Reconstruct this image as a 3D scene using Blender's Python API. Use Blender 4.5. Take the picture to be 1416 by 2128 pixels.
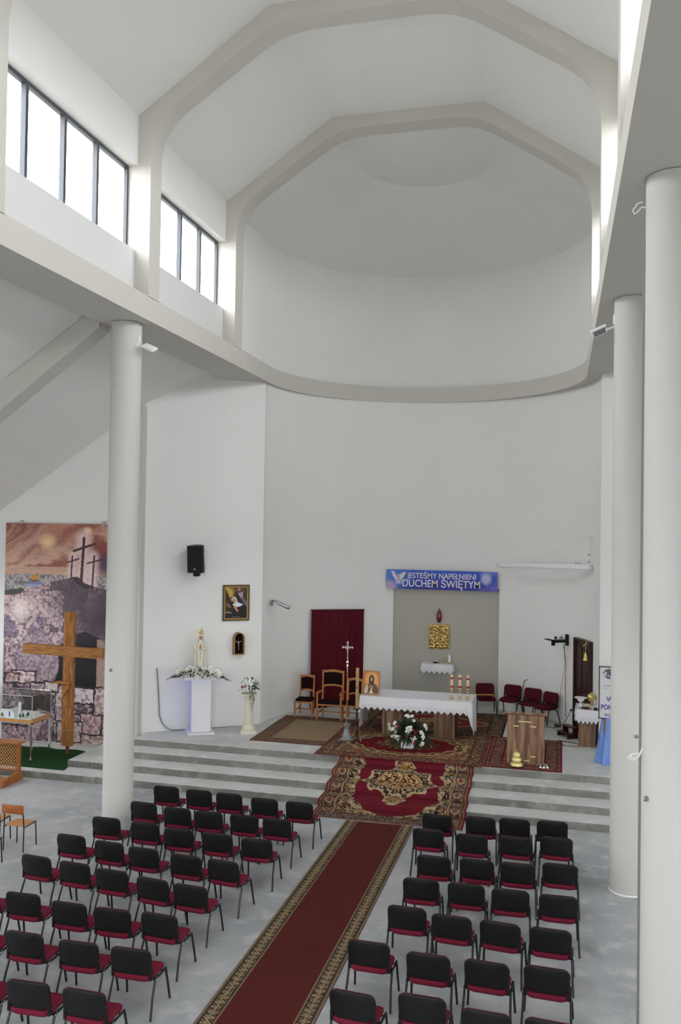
import bpy, math, random
import numpy as np
from mathutils import Vector, Matrix
random.seed(7)
RNG = np.random.default_rng(7)
D = bpy.data
for _o in list(D.objects):
    D.objects.remove(_o)
C = bpy.context.scene.collection
PI = math.pi

# ------------------------------------------------------------------ camera
HC = 5.8
PITCH, ROLL, YAW, FPX = 0.0190, 0.0151, 0.2474, 1810.9
F_ = Vector((-math.sin(YAW) * math.cos(PITCH), math.cos(YAW) * math.cos(PITCH), math.sin(PITCH)))
R_ = Vector((math.cos(YAW), math.sin(YAW), 0))
U_ = R_.cross(F_)
RC = math.cos(ROLL) * R_ + math.sin(ROLL) * U_
UC = -math.sin(ROLL) * R_ + math.cos(ROLL) * U_
cam = D.objects.new('camera', D.cameras.new('camera'))
C.objects.link(cam)
cam.matrix_world = Matrix(((RC.x, UC.x, -F_.x, 0), (RC.y, UC.y, -F_.y, 0), (RC.z, UC.z, -F_.z, HC), (0, 0, 0, 1)))
cam.data.sensor_fit = 'VERTICAL'
cam.data.sensor_height = 24.0
cam.data.lens = FPX / 2128 * 24.0
cam.data.clip_end = 200
bpy.context.scene.camera = cam

# ------------------------------------------------------------------ world: bright overcast sky, exposure
w = D.worlds.new('overcast_sky'); bpy.context.scene.world = w; w.use_nodes = True
w.node_tree.nodes['Background'].inputs[0].default_value = (0.95, 0.97, 1.0, 1)
w.node_tree.nodes['Background'].inputs[1].default_value = 11.8
vs = bpy.context.scene.view_settings
vs.view_transform = 'Standard'; vs.look = 'None'; vs.gamma = 1.0; vs.use_curve_mapping = False
vs.exposure = 0.0


def portal(loc, rot, sx, sy):
    """daylight portal in a window opening: guides sampling of the real sky, gives off nothing itself"""
    l = D.lights.new('window_daylight', 'AREA'); l.shape = 'RECTANGLE'; l.size = sx; l.size_y = sy
    l.cycles.is_portal = True
    o = D.objects.new('window_daylight', l); o.location = loc; o.rotation_euler = rot; C.objects.link(o)


# ------------------------------------------------------------------ helpers
def s2l(c):
    c = np.asarray(c, float)
    return np.where(c <= 0.04045, c / 12.92, ((c + 0.055) / 1.055) ** 2.4)


def rgb(r, g, b):
    return tuple(float(x) for x in s2l(np.array([r, g, b]) / 255.0))


def mat(name, col, rough=0.6, metal=0.0, noise=0.0, nscale=8.0, bump=0.0, bscale=40.0, spec=0.5, col2=None, wave=None, emit=None, alpha=None, trans=0.0):
    m = D.materials.new(name); m.use_nodes = True
    nt = m.node_tree; b = nt.nodes['Principled BSDF']
    b.inputs['Base Color'].default_value = (*col, 1)
    b.inputs['Roughness'].default_value = rough
    b.inputs['Metallic'].default_value = metal
    b.inputs['Specular IOR Level'].default_value = spec
    if trans:
        b.inputs['Transmission Weight'].default_value = trans
    tc = nt.nodes.new('ShaderNodeTexCoord')
    if noise or col2:
        n = nt.nodes.new('ShaderNodeTexNoise'); n.inputs['Scale'].default_value = nscale
        n.inputs['Detail'].default_value = 5
        src = tc.outputs['Object']
        if wave:
            mp = nt.nodes.new('ShaderNodeMapping'); mp.inputs['Scale'].default_value = wave
            nt.links.new(src, mp.inputs[0]); src = mp.outputs[0]
        nt.links.new(src, n.inputs['Vector'])
        mx = nt.nodes.new('ShaderNodeMix'); mx.data_type = 'RGBA'
        c2 = col2 if col2 else tuple(max(0, c * (1 - noise)) for c in col)
        mx.inputs[6].default_value = (*col, 1); mx.inputs[7].default_value = (*c2, 1)
        rp = nt.nodes.new('ShaderNodeMapRange'); rp.inputs[1].default_value = 0.35; rp.inputs[2].default_value = 0.65
        nt.links.new(n.outputs['Fac'], rp.inputs[0]); nt.links.new(rp.outputs[0], mx.inputs[0])
        nt.links.new(mx.outputs[2], b.inputs['Base Color'])
    if bump:
        n2 = nt.nodes.new('ShaderNodeTexNoise'); n2.inputs['Scale'].default_value = bscale; n2.inputs['Detail'].default_value = 3
        nt.links.new(tc.outputs['Object'], n2.inputs['Vector'])
        bp = nt.nodes.new('ShaderNodeBump'); bp.inputs['Strength'].default_value = bump; bp.inputs['Distance'].default_value = 0.01
        nt.links.new(n2.outputs['Fac'], bp.inputs['Height']); nt.links.new(bp.outputs[0], b.inputs['Normal'])
    if emit:
        b.inputs['Emission Color'].default_value = (*emit[0], 1); b.inputs['Emission Strength'].default_value = emit[1]
    return m


def mat_print(name, rough=0.5, spec=0.3, bump=0.0):
    m = D.materials.new(name); m.use_nodes = True
    nt = m.node_tree; b = nt.nodes['Principled BSDF']
    a = nt.nodes.new('ShaderNodeVertexColor'); a.layer_name = 'Col'
    nt.links.new(a.outputs['Color'], b.inputs['Base Color'])
    b.inputs['Roughness'].default_value = rough; b.inputs['Specular IOR Level'].default_value = spec
    if bump:
        tc = nt.nodes.new('ShaderNodeTexCoord')
        n2 = nt.nodes.new('ShaderNodeTexNoise'); n2.inputs['Scale'].default_value = 90
        nt.links.new(tc.outputs['Object'], n2.inputs['Vector'])
        bp = nt.nodes.new('ShaderNodeBump'); bp.inputs['Strength'].default_value = bump; bp.inputs['Distance'].default_value = 0.01
        nt.links.new(n2.outputs['Fac'], bp.inputs['Height']); nt.links.new(bp.outputs[0], b.inputs['Normal'])
    return m


def mat_pane(name, tint=(1, 1, 1), refl=0.05):
    m = D.materials.new(name); m.use_nodes = True
    nt = m.node_tree; nt.nodes.clear()
    o = nt.nodes.new('ShaderNodeOutputMaterial'); t = nt.nodes.new('ShaderNodeBsdfTransparent'); g = nt.nodes.new('ShaderNodeBsdfGlossy')
    t.inputs[0].default_value = (*tint, 1); g.inputs['Roughness'].default_value = 0.03
    f = nt.nodes.new('ShaderNodeFresnel'); f.inputs[0].default_value = 1.45
    ge = nt.nodes.new('ShaderNodeNewGeometry'); sb_ = nt.nodes.new('ShaderNodeMath'); sb_.operation = 'SUBTRACT'; sb_.inputs[0].default_value = 1.0
    mu_ = nt.nodes.new('ShaderNodeMath'); mu_.operation = 'MULTIPLY'
    nt.links.new(ge.outputs['Backfacing'], sb_.inputs[1]); nt.links.new(f.outputs[0], mu_.inputs[0]); nt.links.new(sb_.outputs[0], mu_.inputs[1])
    mx = nt.nodes.new('ShaderNodeMixShader')
    nt.links.new(mu_.outputs[0], mx.inputs[0]); nt.links.new(t.outputs[0], mx.inputs[1]); nt.links.new(g.outputs[0], mx.inputs[2])
    nt.links.new(mx.outputs[0], o.inputs[0])
    return m


class MB:
    def __init__(s):
        s.v = []; s.f = []; s.M = Matrix.Identity(4)

    def add(s, vs, fs):
        o = len(s.v)
        s.v += [tuple(s.M @ Vector(p)) for p in vs]
        s.f += [tuple(i + o for i in f) for f in fs]
        return s

    def box(s, x0, x1, y0, y1, z0, z1):
        return s.add([(x0, y0, z0), (x1, y0, z0), (x1, y1, z0), (x0, y1, z0), (x0, y0, z1), (x1, y0, z1), (x1, y1, z1), (x0, y1, z1)],
                     [(0, 3, 2, 1), (4, 5, 6, 7), (0, 1, 5, 4), (1, 2, 6, 5), (2, 3, 7, 6), (3, 0, 4, 7)])

    def bevbox(s, x0, x1, y0, y1, z0, z1, b=0.006):
        vs = []
        for (za, k) in ((z0, b), (z0 + b, 0), (z1 - b, 0), (z1, b)):
            xa, xb, ya, yb = x0 + k, x1 - k, y0 + k, y1 - k
            q = b if k == 0 else 0
            vs += [(xa + q, ya, za), (xb - q, ya, za), (xb, ya + q, za), (xb, yb - q, za), (xb - q, yb, za), (xa + q, yb, za), (xa, yb - q, za), (xa, ya + q, za)]
        fs = [tuple(range(7, -1, -1)), tuple(range(24, 32))]
        for r in range(3):
            for i in range(8):
                j = (i + 1) % 8
                fs.append((r * 8 + i, r * 8 + j, r * 8 + 8 + j, r * 8 + 8 + i))
        return s.add(vs, fs)

    def prism(s, poly, h0, h1, axis='z'):
        n = len(poly)
        def P(a, b, h):
            return {'z': (a, b, h), 'y': (a, h, b), 'x': (h, a, b)}[axis]
        vs = [P(a, b, h0) for a, b in poly] + [P(a, b, h1) for a, b in poly]
        fs = [tuple(range(n - 1, -1, -1)), tuple(range(n, 2 * n))] + [(i, (i + 1) % n, (i + 1) % n + n, i + n) for i in range(n)]
        if axis == 'y':
            fs = [tuple(reversed(f)) for f in fs]
        return s.add(vs, fs)

    def lathe(s, prof, n=20, cx=0, cy=0, sx=1.0, sy=1.0, cap=True):
        vs = []; fs = []
        for r, z in prof:
            for i in range(n):
                a = 2 * PI * i / n
                vs.append((cx + r * sx * math.cos(a), cy + r * sy * math.sin(a), z))
        m = len(prof)
        for k in range(m - 1):
            for i in range(n):
                j = (i + 1) % n
                fs.append((k * n + i, k * n + j, (k + 1) * n + j, (k + 1) * n + i))
        if cap:
            fs.append(tuple(range(n - 1, -1, -1))); fs.append(tuple(range((m - 1) * n, m * n)))
        return s.add(vs, fs)

    def tube(s, pts, r, n=8, flat=1.0, cap=True):
        pts = [Vector(p) for p in pts]
        if not isinstance(r, (list, tuple)):
            r = [r] * len(pts)
        vs = []; fs = []
        up = None
        for i, p in enumerate(pts):
            t = (pts[min(i + 1, len(pts) - 1)] - pts[max(i - 1, 0)]).normalized()
            if up is None:
                up = Vector((0, 0, 1)) if abs(t.z) < 0.9 else Vector((0, 1, 0))
            a = t.cross(up).normalized(); b = a.cross(t).normalized(); up = b
            for k in range(n):
                an = 2 * PI * k / n
                vs.append(tuple(p + r[i] * (math.cos(an) * a + flat * math.sin(an) * b)))
        for i in range(len(pts) - 1):
            for k in range(n):
                j = (k + 1) % n
                fs.append((i * n + k, (i + 1) * n + k, (i + 1) * n + j, i * n + j))
        if cap:
            fs.append(tuple(range(n))); fs.append(tuple(reversed(range((len(pts) - 1) * n, len(pts) * n))))
        return s.add(vs, fs)

    def ball(s, c, rx, ry=None, rz=None, n=12, m=8):
        ry = ry or rx; rz = rz or rx
        vs = [(c[0], c[1], c[2] - rz)]; fs = []
        for k in range(1, m):
            t = -PI / 2 + PI * k / m
            for i in range(n):
                a = 2 * PI * i / n
                vs.append((c[0] + rx * math.cos(t) * math.cos(a), c[1] + ry * math.cos(t) * math.sin(a), c[2] + rz * math.sin(t)))
        vs.append((c[0], c[1], c[2] + rz)); T = len(vs) - 1
        for i in range(n):
            j = (i + 1) % n
            fs.append((0, 1 + j, 1 + i)); fs.append((T, 1 + (m - 2) * n + i, 1 + (m - 2) * n + j))
            for k in range(m - 2):
                fs.append((1 + k * n + i, 1 + k * n + j, 1 + (k + 1) * n + j, 1 + (k + 1) * n + i))
        return s.add(vs, fs)

    def pillow(s, outline, t, warp=None, plane='xz'):
        """rounded slab: outline (a,b) pts, thickness t, rings front to back"""
        n = len(outline); ca = sum(p[0] for p in outline) / n; cb = sum(p[1] for p in outline) / n
        rings = [(0.5, -t / 2), (0.9, -t / 2 * 0.97), (0.985, -t * 0.3), (1.0, 0), (0.985, t * 0.3), (0.9, t / 2 * 0.97), (0.5, t / 2)]
        vs = []
        def P(a, b, h):
            h += warp(a, b) if warp else 0
            return (a, h, b) if plane == 'xz' else (a, b, h)
        for k, h in rings:
            for a, b in outline:
                vs.append(P(ca + (a - ca) * k, cb + (b - cb) * k, h))
        vs.append(P(ca, cb, -t / 2)); vs.append(P(ca, cb, t / 2))
        fs = []
        m = len(rings)
        for r in range(m - 1):
            for i in range(n):
                j = (i + 1) % n
                fs.append((r * n + i, r * n + j, (r + 1) * n + j, (r + 1) * n + i))
        for i in range(n):
            j = (i + 1) % n
            fs.append((m * n, j, i)); fs.append((m * n + 1, (m - 1) * n + i, (m - 1) * n + j))
        if plane == 'xy':
            fs = [f for f in fs]
        else:
            fs = [tuple(reversed(f)) for f in fs]
        return s.add(vs, fs)

    def grid(s, fn, nu, nv):
        vs = [fn(i / nu, j / nv) for j in range(nv + 1) for i in range(nu + 1)]
        fs = [(j * (nu + 1) + i, j * (nu + 1) + i + 1, (j + 1) * (nu + 1) + i + 1, (j + 1) * (nu + 1) + i) for j in range(nv) for i in range(nu)]
        return s.add(vs, fs)

    def build(s, name, m, parent=None, smooth=True, angle=35):
        me = D.meshes.new(name); me.from_pydata(s.v, [], s.f); me.validate()
        if smooth:
            me.polygons.foreach_set('use_smooth', [True] * len(me.polygons))
            me.set_sharp_from_angle(angle=math.radians(angle))
        me.materials.append(m)
        o = D.objects.new(name, me); C.objects.link(o)
        if parent is not None:
            o.parent = parent
        return o


def tag(o, label=None, cat=None, group=None, kind=None):
    if label: o['label'] = label
    if cat: o['category'] = cat
    if group: o['group'] = group
    if kind: o['kind'] = kind
    return o


def thing(name, label, cat, loc=(0, 0, 0), rz=0.0, group=None):
    o = D.objects.new(name, None); o.location = loc; o.rotation_euler = (0, 0, rz); C.objects.link(o)
    o.empty_display_size = 0.1
    return tag(o, label, cat, group)


def struct(o):
    o['kind'] = 'structure'
    return o


def dup(root, loc, rz, label, group=None):
    r = root.copy(); C.objects.link(r); r.location = loc; r.rotation_euler = (0, 0, rz); r['label'] = label
    if group: r['group'] = group
    for ch in list(root.children):
        c = ch.copy(); C.objects.link(c); c.parent = r
        for g in ch.children:
            d = g.copy(); C.objects.link(d); d.parent = c
    return r


def rrect(w, h, r, n=5, cx=0, cy=0):
    pts = []
    for (sx, sy, a0) in ((1, 1, 0), (-1, 1, PI / 2), (-1, -1, PI), (1, -1, 1.5 * PI)):
        for i in range(n + 1):
            a = a0 + PI / 2 * i / n
            pts.append((cx + sx * (w / 2 - r) + r * math.cos(a), cy + sy * (h / 2 - r) + r * math.sin(a)))
    return pts


# ---- flat prints and woven patterns, stored as a colour per vertex of a fine grid
class Canvas:
    def __init__(s, w, h, col=(128, 128, 128), asp=1.0):
        s.w, s.h = w, h
        s.U, s.V = np.meshgrid((np.arange(w) + .5) / w, (np.arange(h) + .5) / h)
        s.asp = asp                                   # height / width of the real thing
        s.a = np.zeros((h, w, 3)); s.a[:] = np.array(col) / 255.

    def fill(s, m, col, k=1.0):
        m = np.clip(m.astype(float) * k, 0, 1)[..., None]
        c = col if isinstance(col, np.ndarray) and col.ndim == 3 else np.array(col) / 255.
        s.a = s.a * (1 - m) + c * m

    def ell(s, cx, cy, rx, ry, ang=0.0):
        x = (s.U - cx); y = (s.V - cy) * s.asp
        c, sn = math.cos(ang), math.sin(ang)
        return ((x * c + y * sn) / rx) ** 2 + ((-x * sn + y * c) / ry) ** 2      # radii in widths

    def poly(s, pts):
        ins = np.zeros(s.U.shape, bool); n = len(pts)
        for i in range(n):
            x0, y0 = pts[i]; x1, y1 = pts[(i + 1) % n]
            if y0 == y1: continue
            c = ((s.V >= min(y0, y1)) & (s.V < max(y0, y1))) & (s.U < (s.V - y0) * (x1 - x0) / (y1 - y0) + x0)
            ins ^= c
        return ins

    def line(s, p, q, wd):
        ax, ay = p[0], p[1] * s.asp; bx, by = q[0], q[1] * s.asp
        x, y = s.U, s.V * s.asp
        t = np.clip(((x - ax) * (bx - ax) + (y - ay) * (by - ay)) / max((bx - ax) ** 2 + (by - ay) ** 2, 1e-9), 0, 1)
        return np.hypot(x - ax - t * (bx - ax), y - ay - t * (by - ay)) / wd     # <1 inside

    def noise(s, fx, octs=4, seed=0, fy=None):
        fy = fy or fx * s.asp
        r = np.random.default_rng(seed); out = np.zeros(s.U.shape); amp = 1; tot = 0
        for _ in range(octs):
            nx, ny = int(max(2, fx)) + 2, int(max(2, fy)) + 2
            g = r.random((ny + 1, nx + 1))
            x = s.U * (nx - 1); y = s.V * (ny - 1)
            i = np.floor(x).astype(int); j = np.floor(y).astype(int); a = x - i; b = y - j
            a = a * a * (3 - 2 * a); b = b * b * (3 - 2 * b)
            v = (g[j, i] * (1 - a) + g[j, i + 1] * a) * (1 - b) + (g[j + 1, i] * (1 - a) + g[j + 1, i + 1] * a) * b
            out += v * amp; tot += amp; amp *= .55; fx *= 2; fy *= 2
        return out / tot

    def cells(s, n, seed=0, sq=1.0):
        r = np.random.default_rng(seed); P = r.random((n, 2)); P[:, 1] *= s.asp
        d1 = np.full(s.U.shape, 9.); d2 = d1.copy(); idx = np.zeros(s.U.shape, int)
        for k, (x, y) in enumerate(P):
            d = np.hypot(s.U - x, (s.V * s.asp - y) * sq)
            m = d < d1
            d2 = np.where(m, d1, np.minimum(d2, d)); idx = np.where(m, k, idx); d1 = np.where(m, d, d1)
        return d2 - d1, r.random(n)[idx]


def sheet(name, cv, fn, m, parent=None, thick=0.006, back=True):
    """grid of cv.w x cv.h vertices through fn(u,v)->(top point, outward normal); v=0 is the canvas top row"""
    h, wd = cv.h, cv.w
    P = []; N = []
    for j in range(h):
        for i in range(wd):
            p, nn = fn(i / (wd - 1), j / (h - 1)); P.append(p); N.append(nn)
    P = np.array(P); N = np.array(N); Q = P - N * thick
    idx = np.arange(h * wd).reshape(h, wd); n = h * wd
    a, b, c, d = idx[:-1, :-1].ravel(), idx[:-1, 1:].ravel(), idx[1:, 1:].ravel(), idx[1:, :-1].ravel()
    F = np.stack([a, d, c, b], 1).tolist()
    per = list(idx[0, :]) + list(idx[1:, -1]) + list(idx[-1, ::-1][1:]) + list(idx[::-1, 0][1:])
    rim = [tuple(Q[k]) for k in per]
    vs = P.tolist() + rim
    F += [(per[k], per[k + 1], n + k + 1, n + k) for k in range(len(per) - 1)]
    col = cv.a.reshape(-1, 3); colr = col[per]
    if back:
        F.append(tuple(range(n + len(per) - 2, n - 1, -1)))
    me = D.meshes.new(name); me.from_pydata(vs, [], F)
    at = me.color_attributes.new('Col', 'FLOAT_COLOR', 'POINT')
    full = np.ones((len(vs), 4)); full[:, :3] = s2l(np.clip(np.vstack([col, colr]), 0, 1))
    at.data.foreach_set('color', full.ravel())
    me.materials.append(m)
    o = D.objects.new(name, me); C.objects.link(o)
    if parent is not None: o.parent = parent
    return o


def text_mesh(name, body, size, m, parent, M, depth=0.002, bold=0.0, sx=1.0, align='CENTER'):
    cu = D.curves.new(name, 'FONT'); cu.body = body; cu.size = size; cu.extrude = depth; cu.offset = bold
    cu.align_x = align; cu.align_y = 'CENTER'; cu.resolution_u = 3
    t = D.objects.new(name, cu); C.objects.link(t)
    bpy.context.view_layer.update()
    me = D.meshes.new_from_object(t.evaluated_get(bpy.context.evaluated_depsgraph_get()))
    D.objects.remove(t)
    me.transform(Matrix.Diagonal((sx, 1, 1, 1))); me.transform(M); me.name = name
    me.materials.clear(); me.materials.append(m)
    o = D.objects.new(name, me); C.objects.link(o); o.parent = parent
    return o


# ------------------------------------------------------------------ materials
WALL = rgb(238, 237.5, 235); BEAM = rgb(207, 204, 196)
m_wall = mat('white_plaster', WALL, .9, noise=.02, nscale=.6, bump=.05, bscale=60, spec=.1)
m_beam = mat('beige_white_plaster', BEAM, .9, noise=.02, nscale=.8, spec=.1)
m_panel = mat('pale_grey_white_plaster', rgb(222, 222, 221), .9, noise=.02, nscale=.6, spec=.1)  # same white wall plaster, darkened to offset strong window light on it
m_brassb = mat('polished_pale_brass', rgb(244, 228, 160), .35, .4, noise=.05)  # brass made paler so its bright highlights sit in the colour
m_band = mat('grey_conduit', rgb(126, 124, 118), .6, noise=.05)  # tone of the added dark strip beside the nearest column
m_col = mat('column_plaster', rgb(203, 202, 197), .85, noise=.02, nscale=.8, spec=.15)
m_niche = mat('grey_niche_paint', rgb(184, 181, 171), .9, noise=.03, nscale=1.2, spec=.1)
m_frame = mat('dark_grey_window_aluminium', rgb(62, 68, 74), .4, spec=.5, noise=.05)
m_pane = mat_pane('window_glass')
m_black = mat('black_plastic', rgb(20, 20, 21), .55, spec=.3, noise=.1)
m_blackm = mat('black_metal', rgb(22, 22, 23), .4, spec=.5, noise=.1)
m_red = mat('burgundy_fabric', rgb(120, 36, 56), .95, spec=.1, noise=.15, nscale=60, bump=.2, bscale=300)
m_dred = mat('dark_burgundy_fabric', rgb(84, 27, 38), .95, spec=.1, noise=.12, nscale=50, bump=.2, bscale=300)
m_curt = mat('wine_curtain', rgb(92, 27, 37), .9, spec=.1, noise=.1, nscale=20)
m_steel = mat('steel', (.6, .6, .6), .3, 1, noise=.05)
m_chrome = mat('chrome', (.75, .75, .76), .12, 1, noise=.02)
m_brass = mat('brass', rgb(226, 200, 122), .25, .85, noise=.1, nscale=20)
m_gold = mat('hammered_gold', rgb(190, 162, 100), .3, 1, noise=.45, nscale=18, bump=1.0, bscale=22)
m_goldp = mat('gold_paint', rgb(196, 152, 66), .4, .3, noise=.2, nscale=30)
m_wood = mat('varnished_pine', rgb(176, 112, 56), .45, col2=rgb(140, 82, 38), nscale=6, wave=(6, 6, .8), spec=.4)
m_woodx = mat('rough_oak_beam', rgb(172, 116, 62), .7, col2=rgb(124, 78, 38), nscale=5, wave=(5, 5, .7), spec=.3)
m_woodh = mat('rough_oak_crossbar', rgb(176, 122, 68), .7, col2=rgb(130, 84, 42), nscale=5, wave=(.7, 5, 5), spec=.3)
m_chairw = mat('beech_chair', rgb(196, 132, 74), .4, col2=rgb(166, 104, 54), nscale=6, wave=(8, 8, 1), spec=.4)
m_ply = mat('bent_plywood', rgb(206, 150, 92), .4, col2=rgb(180, 122, 70), nscale=8, wave=(1, 12, 12), spec=.4)
m_plyb = mat('orange_plywood', rgb(178, 102, 44), .4, col2=rgb(152, 84, 36), nscale=8, wave=(1, 12, 12), spec=.4)
m_walnut = mat('walnut_laminate', rgb(160, 126, 98), .5, col2=rgb(98, 72, 58), nscale=3.2, wave=(5, 5, .35), spec=.3)
m_walnutd = mat('dark_walnut_laminate', rgb(112, 92, 78), .5, col2=rgb(78, 64, 56), nscale=4, wave=(5, 5, .35), spec=.3)
m_doorw = mat('dark_brown_wood', rgb(60, 34, 26), .45, col2=rgb(42, 24, 19), nscale=5, wave=(6, 6, .6), spec=.4)
m_velvet = mat('black_brown_velvet', rgb(34, 16, 18), .9, noise=.15, nscale=30, spec=.1)
m_white = mat('white_paint', rgb(232, 232, 236), .5, noise=.02)
m_plast = mat('white_plastic', rgb(242, 242, 242), .4, noise=.03)
m_cloth = mat('white_linen', rgb(236, 236, 240), .9, noise=.02, nscale=30, spec=.1)
m_lace = mat('white_lace', rgb(232, 232, 236), .9, noise=.12, nscale=60, spec=.1)
m_cream = mat('cream_plaster', rgb(222, 216, 196), .6, noise=.06, nscale=12)
m_bluecl = mat('light_blue_satin', rgb(118, 154, 222), .45, noise=.12, nscale=6, spec=.4)
m_grey = mat('grey_plastic', rgb(128, 128, 128), .5, noise=.05)
m_green = mat('dark_green_leaves', rgb(48, 74, 46), .6, noise=.4, nscale=14)
m_greenl = mat('grey_green_leaves', rgb(88, 108, 76), .6, noise=.3, nscale=14)
m_petal = mat('white_petals', rgb(240, 240, 230), .7, noise=.05, nscale=30)
m_stamen = mat('yellow_stamens', rgb(206, 200, 96), .7, noise=.1)
m_pink = mat('crimson_petals', rgb(176, 30, 66), .7, noise=.2)
m_turf = mat('green_artificial_turf', rgb(44, 78, 44), .95, noise=.35, nscale=30, bump=.6, bscale=120, spec=.1)
m_print = mat_print('printed_surface', .45, .3)
m_rug = mat_print('woven_wool', .98, .05, bump=.5)
m_candle = mat('cream_wax', rgb(220, 196, 160), .5, noise=.05)
m_candler = mat('red_wax', rgb(160, 30, 30), .5, noise=.05)
m_pasch = mat('ochre_wax', rgb(176, 144, 92), .5, noise=.1, nscale=20)
m_dwood = mat('dark_mahogany', rgb(58, 22, 20), .35, noise=.2, nscale=10)
m_tin = mat('galvanised_cast_metal', rgb(150, 154, 156), .45, .5, noise=.25, nscale=18, bump=.4, bscale=40)
m_glass = mat_pane('display_glass', (.95, .97, .96))
m_rust = mat('rusty_iron', rgb(112, 62, 46), .8, noise=.3, nscale=20)
m_skin = mat('painted_skin', rgb(196, 140, 118), .6, noise=.05)
m_txtw = mat('white_letters', rgb(226, 222, 226), .6, noise=.02)
m_txtb = mat('violet_blue_letters', rgb(74, 62, 158), .6, noise=.02)


def mat_concrete(name, base, dark, light, seed=0.0):
    m = D.materials.new(name); m.use_nodes = True
    nt = m.node_tree; b = nt.nodes['Principled BSDF']; b.inputs['Roughness'].default_value = .75; b.inputs['Specular IOR Level'].default_value = .25
    tc = nt.nodes.new('ShaderNodeTexCoord')
    mp = nt.nodes.new('ShaderNodeMapping'); mp.inputs['Location'].default_value = (seed, seed, 0)
    nt.links.new(tc.outputs['Object'], mp.inputs[0])
    def nz(sc, det, lo, hi, rough=.6):
        n = nt.nodes.new('ShaderNodeTexNoise'); n.inputs['Scale'].default_value = sc; n.inputs['Detail'].default_value = det; n.inputs['Roughness'].default_value = rough
        nt.links.new(mp.outputs[0], n.inputs['Vector'])
        r = nt.nodes.new('ShaderNodeMapRange'); r.inputs[1].default_value = lo; r.inputs[2].default_value = hi
        nt.links.new(n.outputs['Fac'], r.inputs[0]); return r.outputs[0]
    def mix(fac, a, c2):
        x = nt.nodes.new('ShaderNodeMix'); x.data_type = 'RGBA'
        nt.links.new(fac, x.inputs[0])
        if isinstance(a, tuple): x.inputs[6].default_value = (*a, 1)
        else: nt.links.new(a, x.inputs[6])
        x.inputs[7].default_value = (*c2, 1)
        return x.outputs[2]
    c = mix(nz(.5, 6, .38, .66), base, dark)
    c = mix(nz(2.6, 8, .5, .72), c, light)
    c = mix(nz(9, 5, .60, .72), c, dark)
    c = mix(nz(22, 3, .70, .74), c, tuple(min(1, q * 1.25) for q in light))
    nt.links.new(c, b.inputs['Base Color'])
    n = nt.nodes.new('ShaderNodeTexNoise'); n.inputs['Scale'].default_value = 25; n.inputs['Detail'].default_value = 6
    nt.links.new(mp.outputs[0], n.inputs['Vector'])
    bp = nt.nodes.new('ShaderNodeBump'); bp.inputs['Strength'].default_value = .3; bp.inputs['Distance'].default_value = .01
    nt.links.new(n.outputs['Fac'], bp.inputs['Height']); nt.links.new(bp.outputs[0], b.inputs['Normal'])
    return m


m_roof = mat('dark_roof_sheet', rgb(96, 92, 88), .8, noise=.1)
m_ground = mat('asphalt_and_grass', rgb(112, 112, 104), .95, noise=.25, nscale=.3)
m_floor = mat_concrete('bare_concrete_floor', rgb(182, 184, 186), rgb(158, 161, 164), rgb(200, 201, 202))
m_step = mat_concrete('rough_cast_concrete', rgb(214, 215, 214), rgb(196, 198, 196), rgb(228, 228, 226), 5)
m_riser = mat_concrete('rough_riser_concrete', rgb(136, 136, 129), rgb(114, 114, 107), rgb(160, 160, 154), 9)  # rough concrete, darkened for the shade on upright faces under top light

# ================================================================== THE SETTING
XC = -3.465                      # nave centre line
HW = 4.065                       # to the inner beam face
YB = -4.0                        # rear wall
AXC, AYC, ARX, ARY = -3.35, 22.1, 4.3, 4.1       # lower apse wall, half ellipse


def apse(th, k=1.0, rx=ARX, ry=ARY, cx=AXC):
    a = math.radians(th)
    return cx + rx * k * math.cos(a), AYC + ry * k * math.sin(a)


def mir(x):
    return 2 * XC - x


AW = 12.3                        # aisle outer wall, from the centre line
b = MB(); b.box(XC - AW - .4, XC + AW + .4, YB - .4, 20.6, -.3, 0)
struct(b.build('floor', m_floor))
def rough_riser(x0, x1, y, z0, z1, seed):
    r = random.Random(seed); n = 160; bb = MB(); vs = []; 
    for j in range(5):
        for i in range(n + 1):
            x = x0 + (x1 - x0) * i / n; t = j / 4
            e = (.009 * math.sin(i * .37 + seed) + r.uniform(-.008, .008)) * (0.4 if j in (0, 4) else 1)
            zz = z0 + (z1 - z0) * t + (r.uniform(-.007, 0) if j == 4 else 0)
            vs.append((x, y + e + (0.006 if j == 4 else 0), zz))
    fs = [(j * (n + 1) + i, j * (n + 1) + i + 1, (j + 1) * (n + 1) + i + 1, (j + 1) * (n + 1) + i) for j in range(4) for i in range(n)]
    return bb.add(vs, fs)


# side aisle step terrace (left), two low steps
b = MB(); b.box(XC - AW, -10.05, 17.72, 20.1, 0, .15)
st = struct(b.build('aisle_terrace', m_step))
b = MB(); b.box(-11.1, -10.05, 18.3, 20.1, .15, .3); b.box(-10.5, -10.05, 18.88, 20.1, .3, .45); b.build('step', m_step, st)
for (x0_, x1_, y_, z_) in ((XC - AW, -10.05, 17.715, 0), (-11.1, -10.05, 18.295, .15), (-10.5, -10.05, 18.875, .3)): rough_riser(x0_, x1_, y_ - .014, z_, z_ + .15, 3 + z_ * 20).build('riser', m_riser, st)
b = MB(); b.box(6.0 - .9, XC + AW, 17.72, 20.1, 0, .15); b.build('step', m_step, st)
# chancel steps: each its own piece, tread plus riser face coloured darker for shade
stp = struct(thing('chancel_steps', None, None))
SY = [17.72, 18.29, 18.88, 19.46]


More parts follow.
